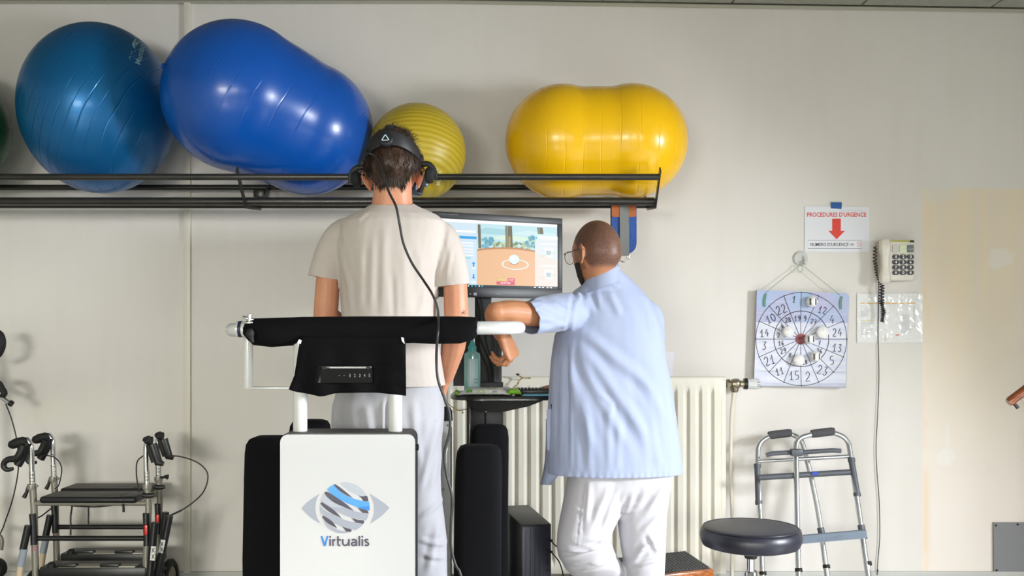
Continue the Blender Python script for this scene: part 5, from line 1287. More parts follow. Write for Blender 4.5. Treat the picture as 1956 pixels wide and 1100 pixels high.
def folds(me, fl, Yref, nzamp=.002, nzs=(7, 7, 2.2), extra=None):
    """pushes vertices along their normals: soft cloth noise and named folds (x0,y0,x1,y1,width,height)"""
    cs = [((P(f[0], f[1], Yref).x, P(f[0], f[1], Yref).z), (P(f[2], f[3], Yref).x, P(f[2], f[3], Yref).z), S(f[4], Yref), f[5]) for f in fl]
    me.update(); nrm = [v.normal.copy() for v in me.vertices]
    for i, v in enumerate(me.vertices):
        co = v.co; n = nrm[i]
        d = nzamp*(noise.noise(Vector((co.x*nzs[0], co.y*nzs[1], co.z*nzs[2])))*2+noise.noise(Vector((co.x*nzs[0]*2.7+5, co.y*nzs[1]*2.7, co.z*nzs[2]*2.7)))*.8)
        if n.y < .25:
            w_ = sst(.25, -.1, n.y)
            for a_, b_, wd, h_ in cs:
                q, t_, sg = seg_d((co.x, co.z), a_, b_)
                if q < wd*3: d += w_*h_*(gs(q, wd)-.55*gs(q-1.5*wd, wd)*1)*min(1, 4*t_+.15)*min(1, 4*(1-t_)+.1)
        if extra: d += extra(co, n)
        v.co = co+n*d
def cut(me, co, no, test=None):
    """removes what lies beyond the plane, only where test(centre) holds"""
    bm = bmesh.new(); bm.from_mesh(me); fs = [f for f in bm.faces if not test or test(f.calc_center_median())]
    ge = set(fs)
    for f in fs: ge.update(f.edges); ge.update(f.verts)
    bmesh.ops.bisect_plane(bm, geom=list(ge), plane_co=co, plane_no=no, clear_outer=False)
    no = Vector(no); dl = [f for f in bm.faces if (f.calc_center_median()-Vector(co)).dot(no) > 1e-5 and (not test or test(f.calc_center_median()))]
    bmesh.ops.delete(bm, geom=dl, context='FACES')
    lo = [v for v in bm.verts if not v.link_faces]; bmesh.ops.delete(bm, geom=lo, context='VERTS')
    bm.to_mesh(me); bm.free()
def solid(o, th):
    s_ = o.modifiers.new('s', 'SOLIDIFY'); s_.thickness = th; s_.offset = -1; return o
def ringpx(py, L_, R_, yc, ry, e=.85, n=36, **k):
    c = P((L_+R_)/2, py, yc); return hring(c, S((R_-L_)/2, yc), ry, n, e, **k)

# ================================================================== person 1, headset, seen from behind
Y0 = 3.12
p1 = thing('person', (P(748, 0, Y0).x, Y0, .1), 'man in a pale beige T-shirt and white trousers seen from behind, wearing a virtual reality headset', 'person')
p1['label'] = 'man in beige T-shirt and white trousers standing with his back turned, wearing a headset'
SK1 = skin_mat('warm_skin', 'C08062', 'CC9070')
b = MB()
hc = P(752, 308, Y0+.01); hc.z = 1.736
H1 = Matrix.Translation(hc) @ Matrix.Rotation(math.radians(-3), 4, 'Y') @ Matrix.Rotation(math.radians(-6), 4, 'X')
add_head(b, H1, 1.0, earz=-.030, flare=.8)
b.loft([hring(P(751, 345, Y0-.01), .060, .058), hring(P(750, 372, Y0-.012), .0615, .060), hring(P(749, 392, Y0-.01), .066, .062), hring(P(748, 412, Y0), .09, .07), hring(P(748, 430, Y0), .12, .08)])
torso = [(406, 690, 806, .07), (420, 662, 836, .085), (440, 648, 850, .10), (480, 650, 842, .112), (540, 654, 830, .11), (610, 660, 826, .10), (680, 660, 830, .105), (740, 655, 838, .12), (790, 652, 840, .125), (840, 652, 842, .12), (870, 656, 836, .10)]
b.loft([ringpx(py, l, r, Y0, ry) for py, l, r, ry in torso])
# arms
def limb(mb, pts, rad, n=14, sm=4): mb.tube(pts, rad, n, smooth=sm)
LS, LE, LW = P(647, 446, Y0), P(622, 604, Y0-.02), P(690, 655, Y0+.24)
RS, RE, RW = P(852, 446, Y0), P(872, 608, Y0-.02), P(851, 722, Y0+.16)
limb(b, [P(685, 456, Y0), LS+Vector((.008, 0, -.02)), P(629, 520, Y0-.01), LE], [.034, .036, .0385, .0395]); b.ball(LE, .040, 8)
limb(b, [LE, LE*.5+LW*.5+Vector((0, 0, .0)), LW], [.041, .038, .026])
limb(b, [P(812, 456, Y0), RS+Vector((-.008, 0, -.02)), P(867, 520, Y0-.01), RE], [.034, .036, .0385, .040]); b.ball(RE, .041, 8)
limb(b, [RE, RE*.55+RW*.45+Vector((.006, 0, 0)), RW], [.042, .041, .027])
add_hand(b, LW, (LW-LE), Vector((.2, 0, -1)), -1, (.7, .9, .6))
add_hand(b, RW, (RW-RE), Vector((-1, .2, 0)), 1, (.35, .45, .3))
for s_, hx in ((-1, 699), (1, 797)):
    hp = P(hx, 800, Y0); x = hp.x
    limb(b, [hp, Vector((x, Y0-.005, .55)), Vector((x-.0*s_, Y0+.01, .30)), Vector((x, Y0+.02, .17))], [.075, .055, .05, .036])
    b.tube([(x, Y0-.04, .135), (x, Y0+.06, .13), (x, Y0+.17, .12)], [.036, .036, .022], 12, squash=(1.15, .8))
body = link_mesh(remesh(b, .0036, 4), 'body', SK1, p1)
# trousers
M_tr1 = cloth_mat('white_trouser_cotton', 'AFAEB3', 'A8A7AE')
tb_ = MB()
tb_.loft([ringpx(py, l, r, Y0, ry, e=.8) for py, l, r, ry in ((722, 650, 840, .115), (745, 645, 845, .124), (775, 637, 849, .138), (805, 636, 848, .145), (835, 638, 846, .142), (862, 642, 843, .13), (876, 650, 838, .1))])
tb_.loft([ringpx(py, l, r, Y0+dy, ry, e=.9) for py, l, r, ry, dy in ((800, 637, 750, .13, 0), (850, 638, 746, .125, 0), (900, 640, 742, .11, 0), (960, 641, 738, .098, .0), (1040, 641, 738, .094, .01), (1120, 642, 740, .094, .015), (1215, 644, 742, .10, .03))])
tb_.loft([ringpx(py, l, r, Y0+dy, ry, e=.9) for py, l, r, ry, dy in ((800, 742, 849, .13, 0), (850, 742, 845, .125, 0), (900, 743, 841, .11, 0), (935, 744, 841, .10, 0), (965, 745, 844, .097, 0), (1030, 746, 852, .094, .01), (1110, 748, 853, .094, .015), (1215, 748, 852, .10, .03))])
me = remesh(tb_, .006, 4)
cut(me, (0, 0, .145), (0, 0, -1)); 
folds(me, [(846, 780, 805, 930, 7, .006), (790, 760, 800, 900, 8, .006), (742, 760, 742, 835, 4, -.010), (700, 770, 712, 830, 9, .005), (845, 960, 800, 990, 6, .005), (850, 1050, 800, 1032, 5, .006), (845, 1075, 805, 1060, 5, .006), (835, 1000, 815, 1100, 7, .006), (838, 870, 820, 940, 6, .005)], Y0-.1, .0028)
tro = solid(link_mesh(me, 'trousers', M_tr1, p1), .003)
for s_, hx in ((-1, 693), (1, 799)):
    x = P(hx, 0, Y0).x
    MB().tube([(x, Y0-.07, .135), (x, Y0-.03, .145), (x, Y0+.07, .14), (x, Y0+.19, .125)], [.034, .046, .046, .03], 14, squash=(1, .8), smooth=3).build('shoe', mat('white_shoe', 'DADADA', .5), p1)
# T-shirt
M_ts = cloth_mat('beige_jersey', 'C2B8B2', 'BBB1AA')
sb_ = MB()
sb_.loft([ringpx(*q) for q in ((380, 714, 784, Y0, .064), (389, 711, 789, Y0, .067), (394, 705, 797, Y0, .074), (402, 690, 816, Y0, .085), (412, 668, 838, Y0, .10), (424, 652, 852, Y0, .112), (445, 645, 853, Y0, .122), (480, 644, 847, Y0-.002, .130), (530, 651, 835, Y0, .130), (600, 654, 832, Y0, .120), (660, 651, 838, Y0, .122), (700, 645, 844, Y0, .130), (738, 640, 851, Y0, .140), (760, 640, 852, Y0, .142))])
def sleeve(mb, pts, rad, sq=(1, 1.15), n=20): mb.tube(pts, rad, n, squash=sq, smooth=4)
sleeve(sb_, [P(684, 446, Y0), P(656, 456, Y0-.003), P(638, 482, Y0-.006), P(623, 520, Y0-.008), P(618, 548, Y0-.01)], [.050, .053, .051, .0478, .0465])
sleeve(sb_, [P(812, 446, Y0), P(838, 456, Y0-.003), P(852, 486, Y0-.006), P(863, 530, Y0-.008), P(867, 566, Y0-.01)], [.050, .053, .051, .048, .0475])
me = remesh(sb_, .005, 5)
cut(me, (0, 0, P(0, 735, Y0).z), (0, 0, -1))
cut(me, P(621, 531, Y0), P(618, 548, Y0)-P(623, 517, Y0), lambda c: c.x < P(649, 0, Y0).x and c.z < P(0, 480, Y0).z and c.z > P(0, 620, Y0).z)
cut(me, P(864, 546, Y0), P(866, 560, Y0)-P(862, 520, Y0), lambda c: c.x > P(837, 0, Y0).x and c.z < P(0, 480, Y0).z and c.z > P(0, 640, Y0).z)
cut(me, P(750, 388.5, Y0), Vector((0, -.18, 1)))
FT = [(690, 470, 686, 600, 7, .0035), (715, 450, 708, 600, 7, .003), (735, 430, 732, 610, 8, .0045), (770, 470, 778, 610, 8, .004), (800, 480, 812, 600, 7, .004), (820, 520, 800, 610, 6, .003), (645, 480, 668, 560, 5, .004), (842, 490, 822, 570, 5, .005), (640, 425, 650, 470, 4, -.004), (850, 425, 842, 480, 4, -.004), (860, 470, 850, 530, 4, .004), (790, 400, 820, 420, 4, .003), (700, 402, 680, 420, 4, .003), (700, 700, 800, 720, 6, .003), (750, 520, 752, 615, 5, -.003), (662, 520, 668, 605, 5, .003)]
folds(me, [(*q[:4], q[4]*1.15, q[5]*(.55 if q[1] < 520 else .8)) for q in FT], Y0-.12, .0018, (8, 8, 2.4))
ts = solid(link_mesh(me, 't_shirt', M_ts, p1), .0025)
# neck band and hem stitching
# hair
M_hair = mat('brown_hair', '2E2018', .5, bump=(90, .8, .004, (1, 1, .15)), var=('452F20', 30, (1, 1, .2)))
hb = MB(); random.seed(11)
def hair_ok(p, ph):
    """p local head point; hair covers crown, sides above the ears and back down to the nape"""
    ear = gs(abs(p.x)-.07, .03)
    lim = -.085 if p.y < -.035 else (-.012 if p.y < .02 else .045)
    lim += .045*sst(.030, .060, abs(p.x))*(1 if p.y < -.035 else 0)
    if p.y > .03: lim = .02+.3*(p.y-.03)*1.5
    return p.z > lim
rows = []
n = 40
hv = []; hf = []; idx = {}
for i in range(1, n):
    for j in range(2*n):
        a_ = PI*i/n; d = Vector((math.sin(a_)*math.cos(PI*j/n), math.sin(a_)*math.sin(PI*j/n), -math.cos(a_)))
        p = head_local(d); ok = hair_ok(p, 0)
        th = .013*sst(-.10, .0, p.z)+.003+.007*sst(.03, .1, p.z)
        if p.z < -.01: p.x *= 1.0
        q = p+d*th*(1+.25*noise.noise(Vector((p.x*60, p.y*60, p.z*12))))
        if p.z < -.02 and p.y < 0: q.y = min(q.y, -.062-.030*sst(-.10, -.02, p.z)+.18*abs(p.x)*abs(p.x)*14)
        idx[(i, j)] = (len(hv), ok); hv.append(H1 @ q)
for i in range(1, n-1):
    for j in range(2*n):
        ks = [idx[(i, j)], idx[(i, (j+1) % (2*n))], idx[(i+1, (j+1) % (2*n))], idx[(i+1, j)]]
        if all(k_[1] for k_ in ks): hf.append([k_[0] for k_ in ks])
top_i = len(hv); hv.append(H1 @ (head_local((0, 0, 1))+Vector((0, 0, .020))))
for j in range(2*n): hf.append([idx[(n-1, j)][0], idx[(n-1, (j+1) % (2*n))][0], top_i])
hb.add(hv, hf)
hcap = hb.build('hair', M_hair, p1, smooth=80); solid(hcap, .006)
st = MB()
def strand(p, dr, ln, r=.0007, drop=.3, segs=4):
    pts = [H1 @ p]; q = p.copy(); v = dr.normalized()
    for k_ in range(segs): q = q+v*(ln/segs); v = (v+Vector((0, 0, -drop/segs))+Vector((random.gauss(0, .06), random.gauss(0, .06), random.gauss(0, .06)))).normalized(); pts.append(H1 @ q)
    st.tube(pts, [r, r*.35], 3, cap=False)
for k_ in range(2600):
    z = random.uniform(-.75, .98); a_ = random.uniform(PI*.95, PI*2.05) if random.random() < .75 else random.uniform(0, 2*PI); r_ = math.sqrt(1-z*z)
    d = Vector((r_*math.cos(a_), r_*math.sin(a_), z)); p = head_local(d)
    if not hair_ok(p, 0): continue
    th = .013*sst(-.10, .0, p.z)+.003; q = p+d*th*.9
    if p.z < -.02 and p.y < 0: q.y = min(q.y, -.062-.030*sst(-.10, -.02, p.z)+.18*abs(p.x)*abs(p.x)*14)
    up = Vector((0, 0, 1)); tang = (-up+d*up.dot(d)); 
    if tang.length < .2: tang = Vector((random.uniform(-1, 1), random.uniform(-.5, 1), .2))
    if p.z > .07: strand(q, Vector((random.gauss(.5, .5), random.gauss(-.1, .5), .5)), random.uniform(.014, .034), .0008, .8)
    else: strand(q, tang.normalized()+d*.30, random.uniform(.012, .028), .0008, .2)
for k_ in range(260):   # wisps standing at the crown and nape stubble
    if k_ < 90: d = Vector((random.uniform(-.1, .6), random.uniform(-.5, .1), 1)).normalized(); strand(head_local(d)+d*.012, Vector((random.gauss(.6, .5), -.1, .8)), random.uniform(.018, .036), .0006, 1.6)
    else:
        x = random.uniform(-.05, .05); z = random.uniform(-.125, -.075); q = Vector((x, -.060+abs(x)*.35, z)); strand(q, Vector((0, -.3, -1)), .006, .0005, .1, 2)
so_ = st.build('hair_strands', M_hair, hcap, smooth=0); so_['kind'] = 'stuff'
for s_ in (-1, 1):
    MB().ball(H1 @ Vector((s_*.031, .080, .002)), .0115, 8).build('eye', mat('eye_white', 'E8E4DE', .2), p1)
# tattoo
a = Art(lambda x, y, l: P(x, y, 2.0)); M_tat = mat('tattoo_ink', '5A4640', .6)
def arm_pt(px, py):
    o = Vector((0, 0, CZ)); d = P(px, py, 1)-o; d.normalize(); best = None
    a0_ = P(866, 520, Y0-.01); b0 = RE
    t_ = 2.9
    while t_ < 3.3:
        q = o+d*t_; u = max(0, min(1, (q-a0_).dot(b0-a0_)/(b0-a0_).length_squared)); c = a0_+(b0-a0_)*u
        if (q-c).length < .0425: return q
        t_ += .001
    return o+d*3.08
for k_ in range(6):
    an = k_*PI/3+.2; a.t = lambda x, y, l: arm_pt(x, y)+Vector((0, -.0008, 0))
    if k_ < 6: a.stroke([(886, 597), (886+3.5*math.cos(an), 597+4*math.sin(an)), (886+6*math.cos(an+.2), 597+7*math.sin(an+.2))], .7, M_tat)
a.stroke([(886, 597), (887, 604), (886, 609)], .6, M_tat)
a.build('tattoo', body)

# headset
hs = thing('vr_headset', H1 @ Vector((0, 0, 0)), 'black virtual reality headset with rear strap, side headphones and long cable, worn by the man in beige', 'headset')
hs['label'] = 'black virtual reality headset with side headphones and long cable on the brown-haired man'
M_hsb = mat('headset_black', '17171A', .5, bump=(80, .1, .001)); M_hsv = mat('visor_navy', '1A2038', .3, coat=.4)
def HL(x, y, z): return H1 @ Vector((x, y, z))
band = MB(); rings = []
for k_ in range(25):
    a_ = PI+PI*k_/24; ca, sa = math.cos(a_), math.sin(a_)
    x = .090*ca; y = .119*sa+.0; z = .040+.030*abs(sa)**1.5-.018*abs(ca)**3; hh_ = .0245-.008*abs(ca)**3
    nx = Vector((ca, sa, 0)); th = .008; q = Vector((x, y, z))
    rings.append([H1 @ (q+nx*(th*u)+Vector((0, 0, hh_*v))) for u, v in ((-1, -.9), (-.2, -1), (.8, -.9), (1, -.4), (1, .4), (.8, .9), (-.2, 1), (-1, .9))])
band.loft(rings); band.build('rear_strap', M_hsb, hs)
hub = HL(-.006, -.131, .066); hn = (H1.to_3x3() @ Vector((0, -1, .25))).normalized()
hu = MB().lathe([(.0001, -.012), (.0235, -.012), (.0245, 0), (.022, .004), (.019, .005), (.0001, .004)], hub, hn, 28).build('dial', M_hsb, hs)
def onhub(x, y, l):
    X = (H1.to_3x3() @ Vector((1, 0, 0))).normalized(); Z = X.cross(hn)*1.0; Z = -Z if Z.z < 0 else Z
    return hub+hn*(.0055+l)+X*x+Z*y
a = Art(onhub); tri = [(-.0095, -.006), (0, .0105), (.0095, -.006)]
tr_ = fillet([Vector((0, -.0085, 0)), Vector((-.0115, -.0085, 0)), Vector((0, .0118, 0)), Vector((.0115, -.0085, 0)), Vector((0, -.0085, 0))], .003, 4)
a.stroke([(v.x, v.y) for v in tr_[:-1]], .0028, mat('silver_emblem', 'D0E2F0', .35, 0), True); a.build('triangle_emblem', hu)
tp = [HL(0, -.122, .082), HL(0, -.085, .118), HL(0, -.03, .139), HL(0, .04, .132), HL(0, .10, .075)]
MB().tube(tp, .014, 8, squash=(1, .25), smooth=4).build('top_strap', M_hsb, hs)
for s_ in (-1, 1):
    MB().tube([HL(s_*.088, -.03, .035), HL(s_*.090, .03, .022), HL(s_*.084, .09, .010)], .012, 10, squash=(.5, 1.2)).build('side_arm', M_hsb, hs)
    MB().box(HL(s_*.093, -.028, .026), (.016, .022, .026), .004, H1.to_3x3()).tube([HL(s_*.090, -.028, .010), HL(s_*.108, -.03, .006)], .0085, 12).build('hinge', M_hsb, hs)
    MB().tube([HL(s_*.102, -.028, .012), HL(s_*.120, -.030, .004), HL(s_*.134, -.030, -.016), HL(s_*.138, -.03, -.042)], [.006, .007, .006, .004], 10, squash=(.7, 1.4), smooth=3).build('headphone_arm', M_hsb, hs)
    c = HL(s_*.119, -.03, -.030); ax = (H1.to_3x3() @ Vector((s_, 0, -.08))).normalized()
    MB().lathe([(.0001, -.016), (.018, -.015), (.0255, -.009), (.027, 0), (.023, .010), (.012, .015), (.0001, .016)], c, ax, 24, sc=(1, 1)).build('headphone', mat('headphone_foam', '121214', .8, bump=(150, .3, .001)), hs)
    MB().tube([HL(s_*.095, -.03, .0), HL(s_*.103, -.035, -.012), HL(s_*.098, -.04, -.02)], .0012, 6, smooth=3).build('earphone_wire', M_rub, hs)
# visor at the face
vr_ = []
for z, wx, y0_, y1_ in ((-.055, .052, .090, .150), (-.048, .078, .070, .175), (-.015, .088, .060, .185), (.02, .088, .062, .182), (.035, .076, .075, .165)):
    ring = []
    for k_ in range(24):
        a_ = 2*PI*k_/24; ring.append(HL(wx*se(math.cos(a_), .5), (y0_+y1_)/2+(y1_-y0_)/2*se(math.sin(a_), .6), z-.0))
    vr_.append(ring)
MB().loft(vr_).build('visor', M_hsv, hs)
MB().tube([HL(.088, .06, -.01), HL(.086, .05, -.035), HL(.075, .06, -.06)], [.010, .012, .008], 10, smooth=3).build('face_cushion', M_rub, hs)
MB().ball(HL(.0935, .10, -.025), .009, 8).build('camera_dimple', mat('camera_lens', '7890A8', .1, .6), hs)
cb_ = [HL(-.062, -.118, .026), HL(-.040, -.122, .012), P(729, 330, 2.975), P(742, 366, 2.95), P(756, 395, 2.93), P(763, 430, 2.93), P(770, 465, 2.93), P(786, 502, 2.93), P(808, 535, 2.92), P(824, 560, 2.88), P(834, 585, 2.78), P(836.5, 606, 2.64), P(836, 630, 2.585), P(834, 655, 2.585), P(833, 690, 2.6), P(836, 725, 2.6), P(848, 760, 2.6), P(858, 790, 2.6), P(858, 825, 2.6), P(848, 865, 2.6), P(852, 905, 2.6), P(863, 950, 2.6), P(861, 1000, 2.6), P(861, 1045, 2.6), P(870, 1080, 2.6), P(880, 1100, 2.6), P(905, 1200, 2.6), P(930, 1480, 2.58)]
cb_[-1].z = .012
MB().tube([q + Vector((.001, 0, 0)) for q in cb_], .0038, 10, smooth=5).build('headset_cable', mat('cable_black', '1E1E22', .45), hs)
MB().tube([q for q in [HL(-.085, -.05, .04), HL(-.075, -.095, .045), HL(-.078, -.108, .036), HL(-.062, -.118, .026)]], .003, 8, smooth=3).build('cable_lead', M_rub, hs)

# ================================================================== person 2, blue tunic, turned to the screen
Y2 = 3.5
p2 = thing('person', (P(1175, 0, Y2).x, Y2, 0), 'bearded man with shaved head in light blue tunic, leaning on the white handrail', 'person')
SK2 = skin_mat('tan_skin', 'A8704E', 'B47C58')
b = MB()
hc2 = P(1139, 484, 3.44); phi = math.radians(38)
H2 = Matrix.Translation(hc2) @ Matrix.Rotation(phi, 4, 'Z') @ Matrix.Rotation(math.radians(-4), 4, 'X') @ Matrix.Rotation(math.radians(2), 4, 'Y')
add_head(b, H2, 1.01)
b.loft([hring(P(1146, 515, 3.45), .058, .06, rot=.4), hring(P(1148, 535, 3.455), .060, .062, rot=.3), hring(P(1150, 556, 3.465), .056, .050), hring(P(1154, 580, 3.475), .08, .055)])
b.loft([ringpx(*q) for q in ((566, 1125, 1210, 3.485, .055), (580, 1102, 1234, 3.49, .08), (605, 1086, 1250, Y2, .11), (660, 1078, 1256, Y2, .115), (720, 1080, 1258, Y2, .11), (790, 1085, 1262, Y2, .115), (850, 1088, 1270, Y2, .125), (910, 1092, 1272, Y2, .125), (940, 1100, 1268, Y2, .10))])
LS2, LE2 = P(1095, 600, 3.42), P(948, 597, 3.22); LW2 = P(957, 640, 3.36)
limb(b, [P(1120, 590, 3.46), LS2, P(1020, 600, 3.31), P(975, 596, 3.25), LE2], [.050, .046, .043, .041, .036]); b.ball(LE2, .0375, 8)
LE2b = LE2+Vector((-.004, .01, -.004))
limb(b, [LE2b, LE2b*.5+LW2*.5, LW2], [.038, .034, .025])
HD = Vector((.50, .1, -1)); add_hand(b, LW2+Vector((0, 0, .012)), HD, Vector((-.85, .45, -.3)), 1, (.95, .8, .5), .06, 1.13, .4)
RS2, RE2, RW2 = P(1236, 600, 3.56), P(1240, 700, 3.72), P(1075, 738, 3.83)
limb(b, [P(1195, 605, 3.5), P(1215, 625, 3.58), (RS2+RE2)/2+Vector((-.02, 0, 0)), RE2], [.04, .04, .04, .038]); b.ball(RE2, .041, 8)
limb(b, [RE2, (RE2+RW2)/2, RW2], [.04, .037, .026])
add_hand(b, RW2, Vector((-1, -.55, -.12)), Vector((0, 0, -1)), 1, (.25, .35, .35), .1, .95, .3)
# legs: near leg bent, other straight
limb(b, [P(1132, 915, 3.5), P(1112, 1035, 3.44), P(1128, 1062, 3.46)], [.078, .056, .048]); knee = P(1118, 1050, 3.45)
an1 = Vector((P(1170, 0, 3.75).x, 3.74, .10)); limb(b, [knee, knee*.5+an1*.5, an1], [.048, .045, .036])
b.tube([an1+Vector((.02, .02, -.02)), an1+Vector((-.02, -.06, -.05)), an1+Vector((-.06, -.16, -.07))], [.036, .036, .024], 12)
an2 = Vector((P(1236, 0, 3.52).x, 3.52, .09)); limb(b, [P(1222, 915, 3.5), P(1226, 1060, 3.49), an2], [.085, .058, .036])
b.tube([an2+Vector((0, -.05, -.04)), an2+Vector((-.03, .05, -.045)), an2+Vector((-.06, .15, -.06))], [.036, .036, .022], 12)
body2 = link_mesh(remesh(b, .0036, 4), 'body', SK2, p2)
# shaved hair mask as a colour attribute: where the stubble grows
at = body2.data.color_attributes.new('stubble', 'FLOAT_COLOR', 'POINT'); Hi = H2.inverted()
vals = []
for v in body2.data.vertices:
    q = Hi @ v.co; s_ = 0
    if q.length < .16:
        line = -.055 if q.y < -.03 else -.055+.05*sst(-.03, .0, q.y)+.05*sst(.0, .05, q.y)+.045*sst(.05, .085, q.y)
        s_ = sst(line-.012, line+.012, q.z)
        if abs(q.x) > .0785: s_ = 0
        if q.y > -.005 and q.y < .04 and -.06 < q.z < .02 and abs(q.x) > .05: s_ = max(s_, .6)
    vals += [s_, s_, s_, 1]
at.data.foreach_set('color', vals)
m = SK2; nt = m.node_tree; N = nt.nodes.new; L = nt.links.new; bs = nt.nodes['Principled BSDF']
src = bs.inputs['Base Color'].links[0].from_socket
ca = N('ShaderNodeVertexColor'); ca.layer_name = 'stubble'; nn = N('ShaderNodeTexNoise'); nn.inputs['Scale'].default_value = 330
tc = N('ShaderNodeTexCoord'); L(tc.outputs['Object'], nn.inputs['Vector']); rg_ = N('ShaderNodeMapRange'); L(nn.outputs[0], rg_.inputs[0]); rg_.inputs[1].default_value = .3; rg_.inputs[2].default_value = .7; rg_.inputs[3].default_value = .55; rg_.inputs[4].default_value = .95
mu = N('ShaderNodeMath'); mu.operation = 'MULTIPLY'; L(ca.outputs[0], mu.inputs[0]); L(rg_.outputs[0], mu.inputs[1])
mx = N('ShaderNodeMix'); mx.data_type = 'RGBA'; L(mu.outputs[0], mx.inputs[0]); L(src, mx.inputs[6]); mx.inputs[7].default_value = hexc('33262A'); L(mx.outputs[2], bs.inputs['Base Color'])
# beard
bd = MB(); hv = []; hf = []; idx = {}; n = 44
for i in range(1, n):
    for j in range(2*n):
        a_ = PI*i/n; d = Vector((math.sin(a_)*math.cos(PI*j/n), math.sin(a_)*math.sin(PI*j/n), -math.cos(a_))); p = head_local(d, 1.01)
        ok = p.y > .010-.30*(p.z+.03) and p.z < -.026-.25*max(0, p.y-.03) and not (abs(p.x) < .022 and -.078 < p.z < -.055 and p.y > .05) and p.z > -.121
        th = .013*sst(-.04, -.095, p.z)*sst(.0, .05, p.y)+.0022
        idx[(i, j)] = (len(hv), ok); hv.append(H2 @ (p+d*(th*(1+.3*noise.noise(p*120)))))
for i in range(1, n-1):
    for j in range(2*n):
        ks = [idx[(i, j)], idx[(i, (j+1) % (2*n))], idx[(i+1, (j+1) % (2*n))], idx[(i+1, j)]]
        if all(k_[1] for k_ in ks): hf.append([k_[0] for k_ in ks])
bd.add(hv, hf); bo = bd.build('beard', mat('black_beard', '261C18', .85, bump=(220, .8, .003)), p2, smooth=80); solid(bo, .006)
for s_ in (-1, 1): MB().ball(H2 @ Vector((s_*.031, .081, .002)), .0118, 8).build('eye', mat('eye_white', 'E8E4DE', .2), p2)
# glasses
gl = thing('eyeglasses', H2 @ Vector((0, .1, 0)), 'thin round metal eyeglasses worn by the bearded man', 'glasses')
M_gm = mat('dark_steel', '5A5450', .3, .9)
for s_ in (-1, 1):
    c = Vector((s_*.034, .108-abs(s_)*.0, -.006)); pts = [H2 @ (c+Vector((.024*math.cos(2*PI*k_/24), -.10*abs(c.x+.024*math.cos(2*PI*k_/24))*.6, .023*math.sin(2*PI*k_/24)))) for k_ in range(25)]
    MB().tube(pts, .0011, 6).build('rim', M_gm, gl)
    ln = [H2 @ (c+Vector((.0235*math.cos(2*PI*k_/24), -.10*abs(c.x+.024*math.cos(2*PI*k_/24))*.6, .0225*math.sin(2*PI*k_/24)))) for k_ in range(24)]
    off = H2.to_3x3() @ Vector((0, -.001, 0))
    MB().loft([ln, [q+off for q in ln]]).build('lens', mat('lens_glass', 'FFFFFF', .02, trans=1), gl)
    MB().tube([H2 @ Vector((s_*.058, .100, .002)), H2 @ Vector((s_*.076, .086, .003)), H2 @ Vector((s_*.084, .03, .006)), H2 @ Vector((s_*.087, -.012, .006)), H2 @ Vector((s_*.085, -.028, -.012))], .0014, 6, smooth=4).build('temple', M_gm, gl)
MB().tube([H2 @ Vector((-.011, .113, -.002)), H2 @ Vector((0, .117, .002)), H2 @ Vector((.011, .113, -.002))], .0012, 6, smooth=3).build('bridge', M_gm, gl)

# trousers 2
M_tr2 = cloth_mat('white_work_cotton', 'BFBDC4', 'B8B6BF')
tb_ = MB()
tb_.loft([ringpx(*q) for q in ((860, 1085, 1285, Y2, .13), (900, 1088, 1284, Y2, .14), (930, 1088, 1280, Y2, .14), (952, 1092, 1274, Y2, .125), (968, 1110, 1266, Y2, .10))])
tb_.loft([ringpx(*q) for q in ((890, 1088, 1200, Y2-.02, .12), (940, 1080, 1197, Y2-.03, .12), (980, 1072, 1186, Y2-.04, .115), (1015, 1065, 1170, Y2-.06, .105), (1045, 1063, 1166, Y2-.055, .10), (1066, 1069, 1172, Y2-.03, .095))])
lo2 = lambda x0, x1, py, Yc: [P(x0, py, Yc), P(x1, py, Yc)]
tb_.loft([ringpx(*q) for q in ((1032, 1066, 1166, Y2-.05, .095), (1060, 1067, 1176, Y2-.03, .095), (1080, 1078, 1190, Y2+.0, .092), (1100, 1095, 1200, Y2+.05, .09), (1130, 1112, 1210, Y2+.11, .085), (1190, 1130, 1215, Y2+.19, .085), (1240, 1135, 1215, Y2+.22, .085))])
tb_.loft([ringpx(*q) for q in ((890, 1172, 1284, Y2, .125), (940, 1175, 1277, Y2, .12), (980, 1180, 1272, Y2, .108), (1020, 1184, 1271, Y2, .10), (1060, 1190, 1270, Y2, .095), (1100, 1197, 1268, Y2, .09), (1160, 1200, 1268, Y2, .09), (1240, 1200, 1272, Y2+.01, .095))])
me = remesh(tb_, .006, 4)
cut(me, (0, 0, .06), (0, 0, -1))
folds(me, [(1165, 925, 1120, 1020, 8, .006), (1125, 915, 1118, 1010, 6, .005), (1070, 1048, 1160, 1040, 5, .013), (1078, 1066, 1150, 1048, 4, -.009), (1085, 1082, 1165, 1050, 5, .012), (1110, 1090, 1180, 1068, 5, .010), (1140, 1035, 1165, 1020, 4, .009), (1090, 1040, 1130, 1045, 4, -.008),
           (1275, 920, 1235, 980, 7, .007), (1240, 930, 1200, 990, 8, .006), (1262, 985, 1225, 1020, 6, .006), (1265, 1030, 1215, 1060, 5, .008), (1240, 1020, 1260, 1060, 5, .008), (1262, 1070, 1210, 1085, 5, .008), (1210, 940, 1190, 1000, 6, .007), (1235, 1040, 1200, 1100, 6, .007), (1117, 925, 1103, 1045, 2, .004), (1180, 930, 1150, 1010, 6, .006), (1115, 975, 1090, 965, 4, .004)], Y2-.12, .0028)
solid(link_mesh(me, 'trousers', M_tr2, p2), .003)
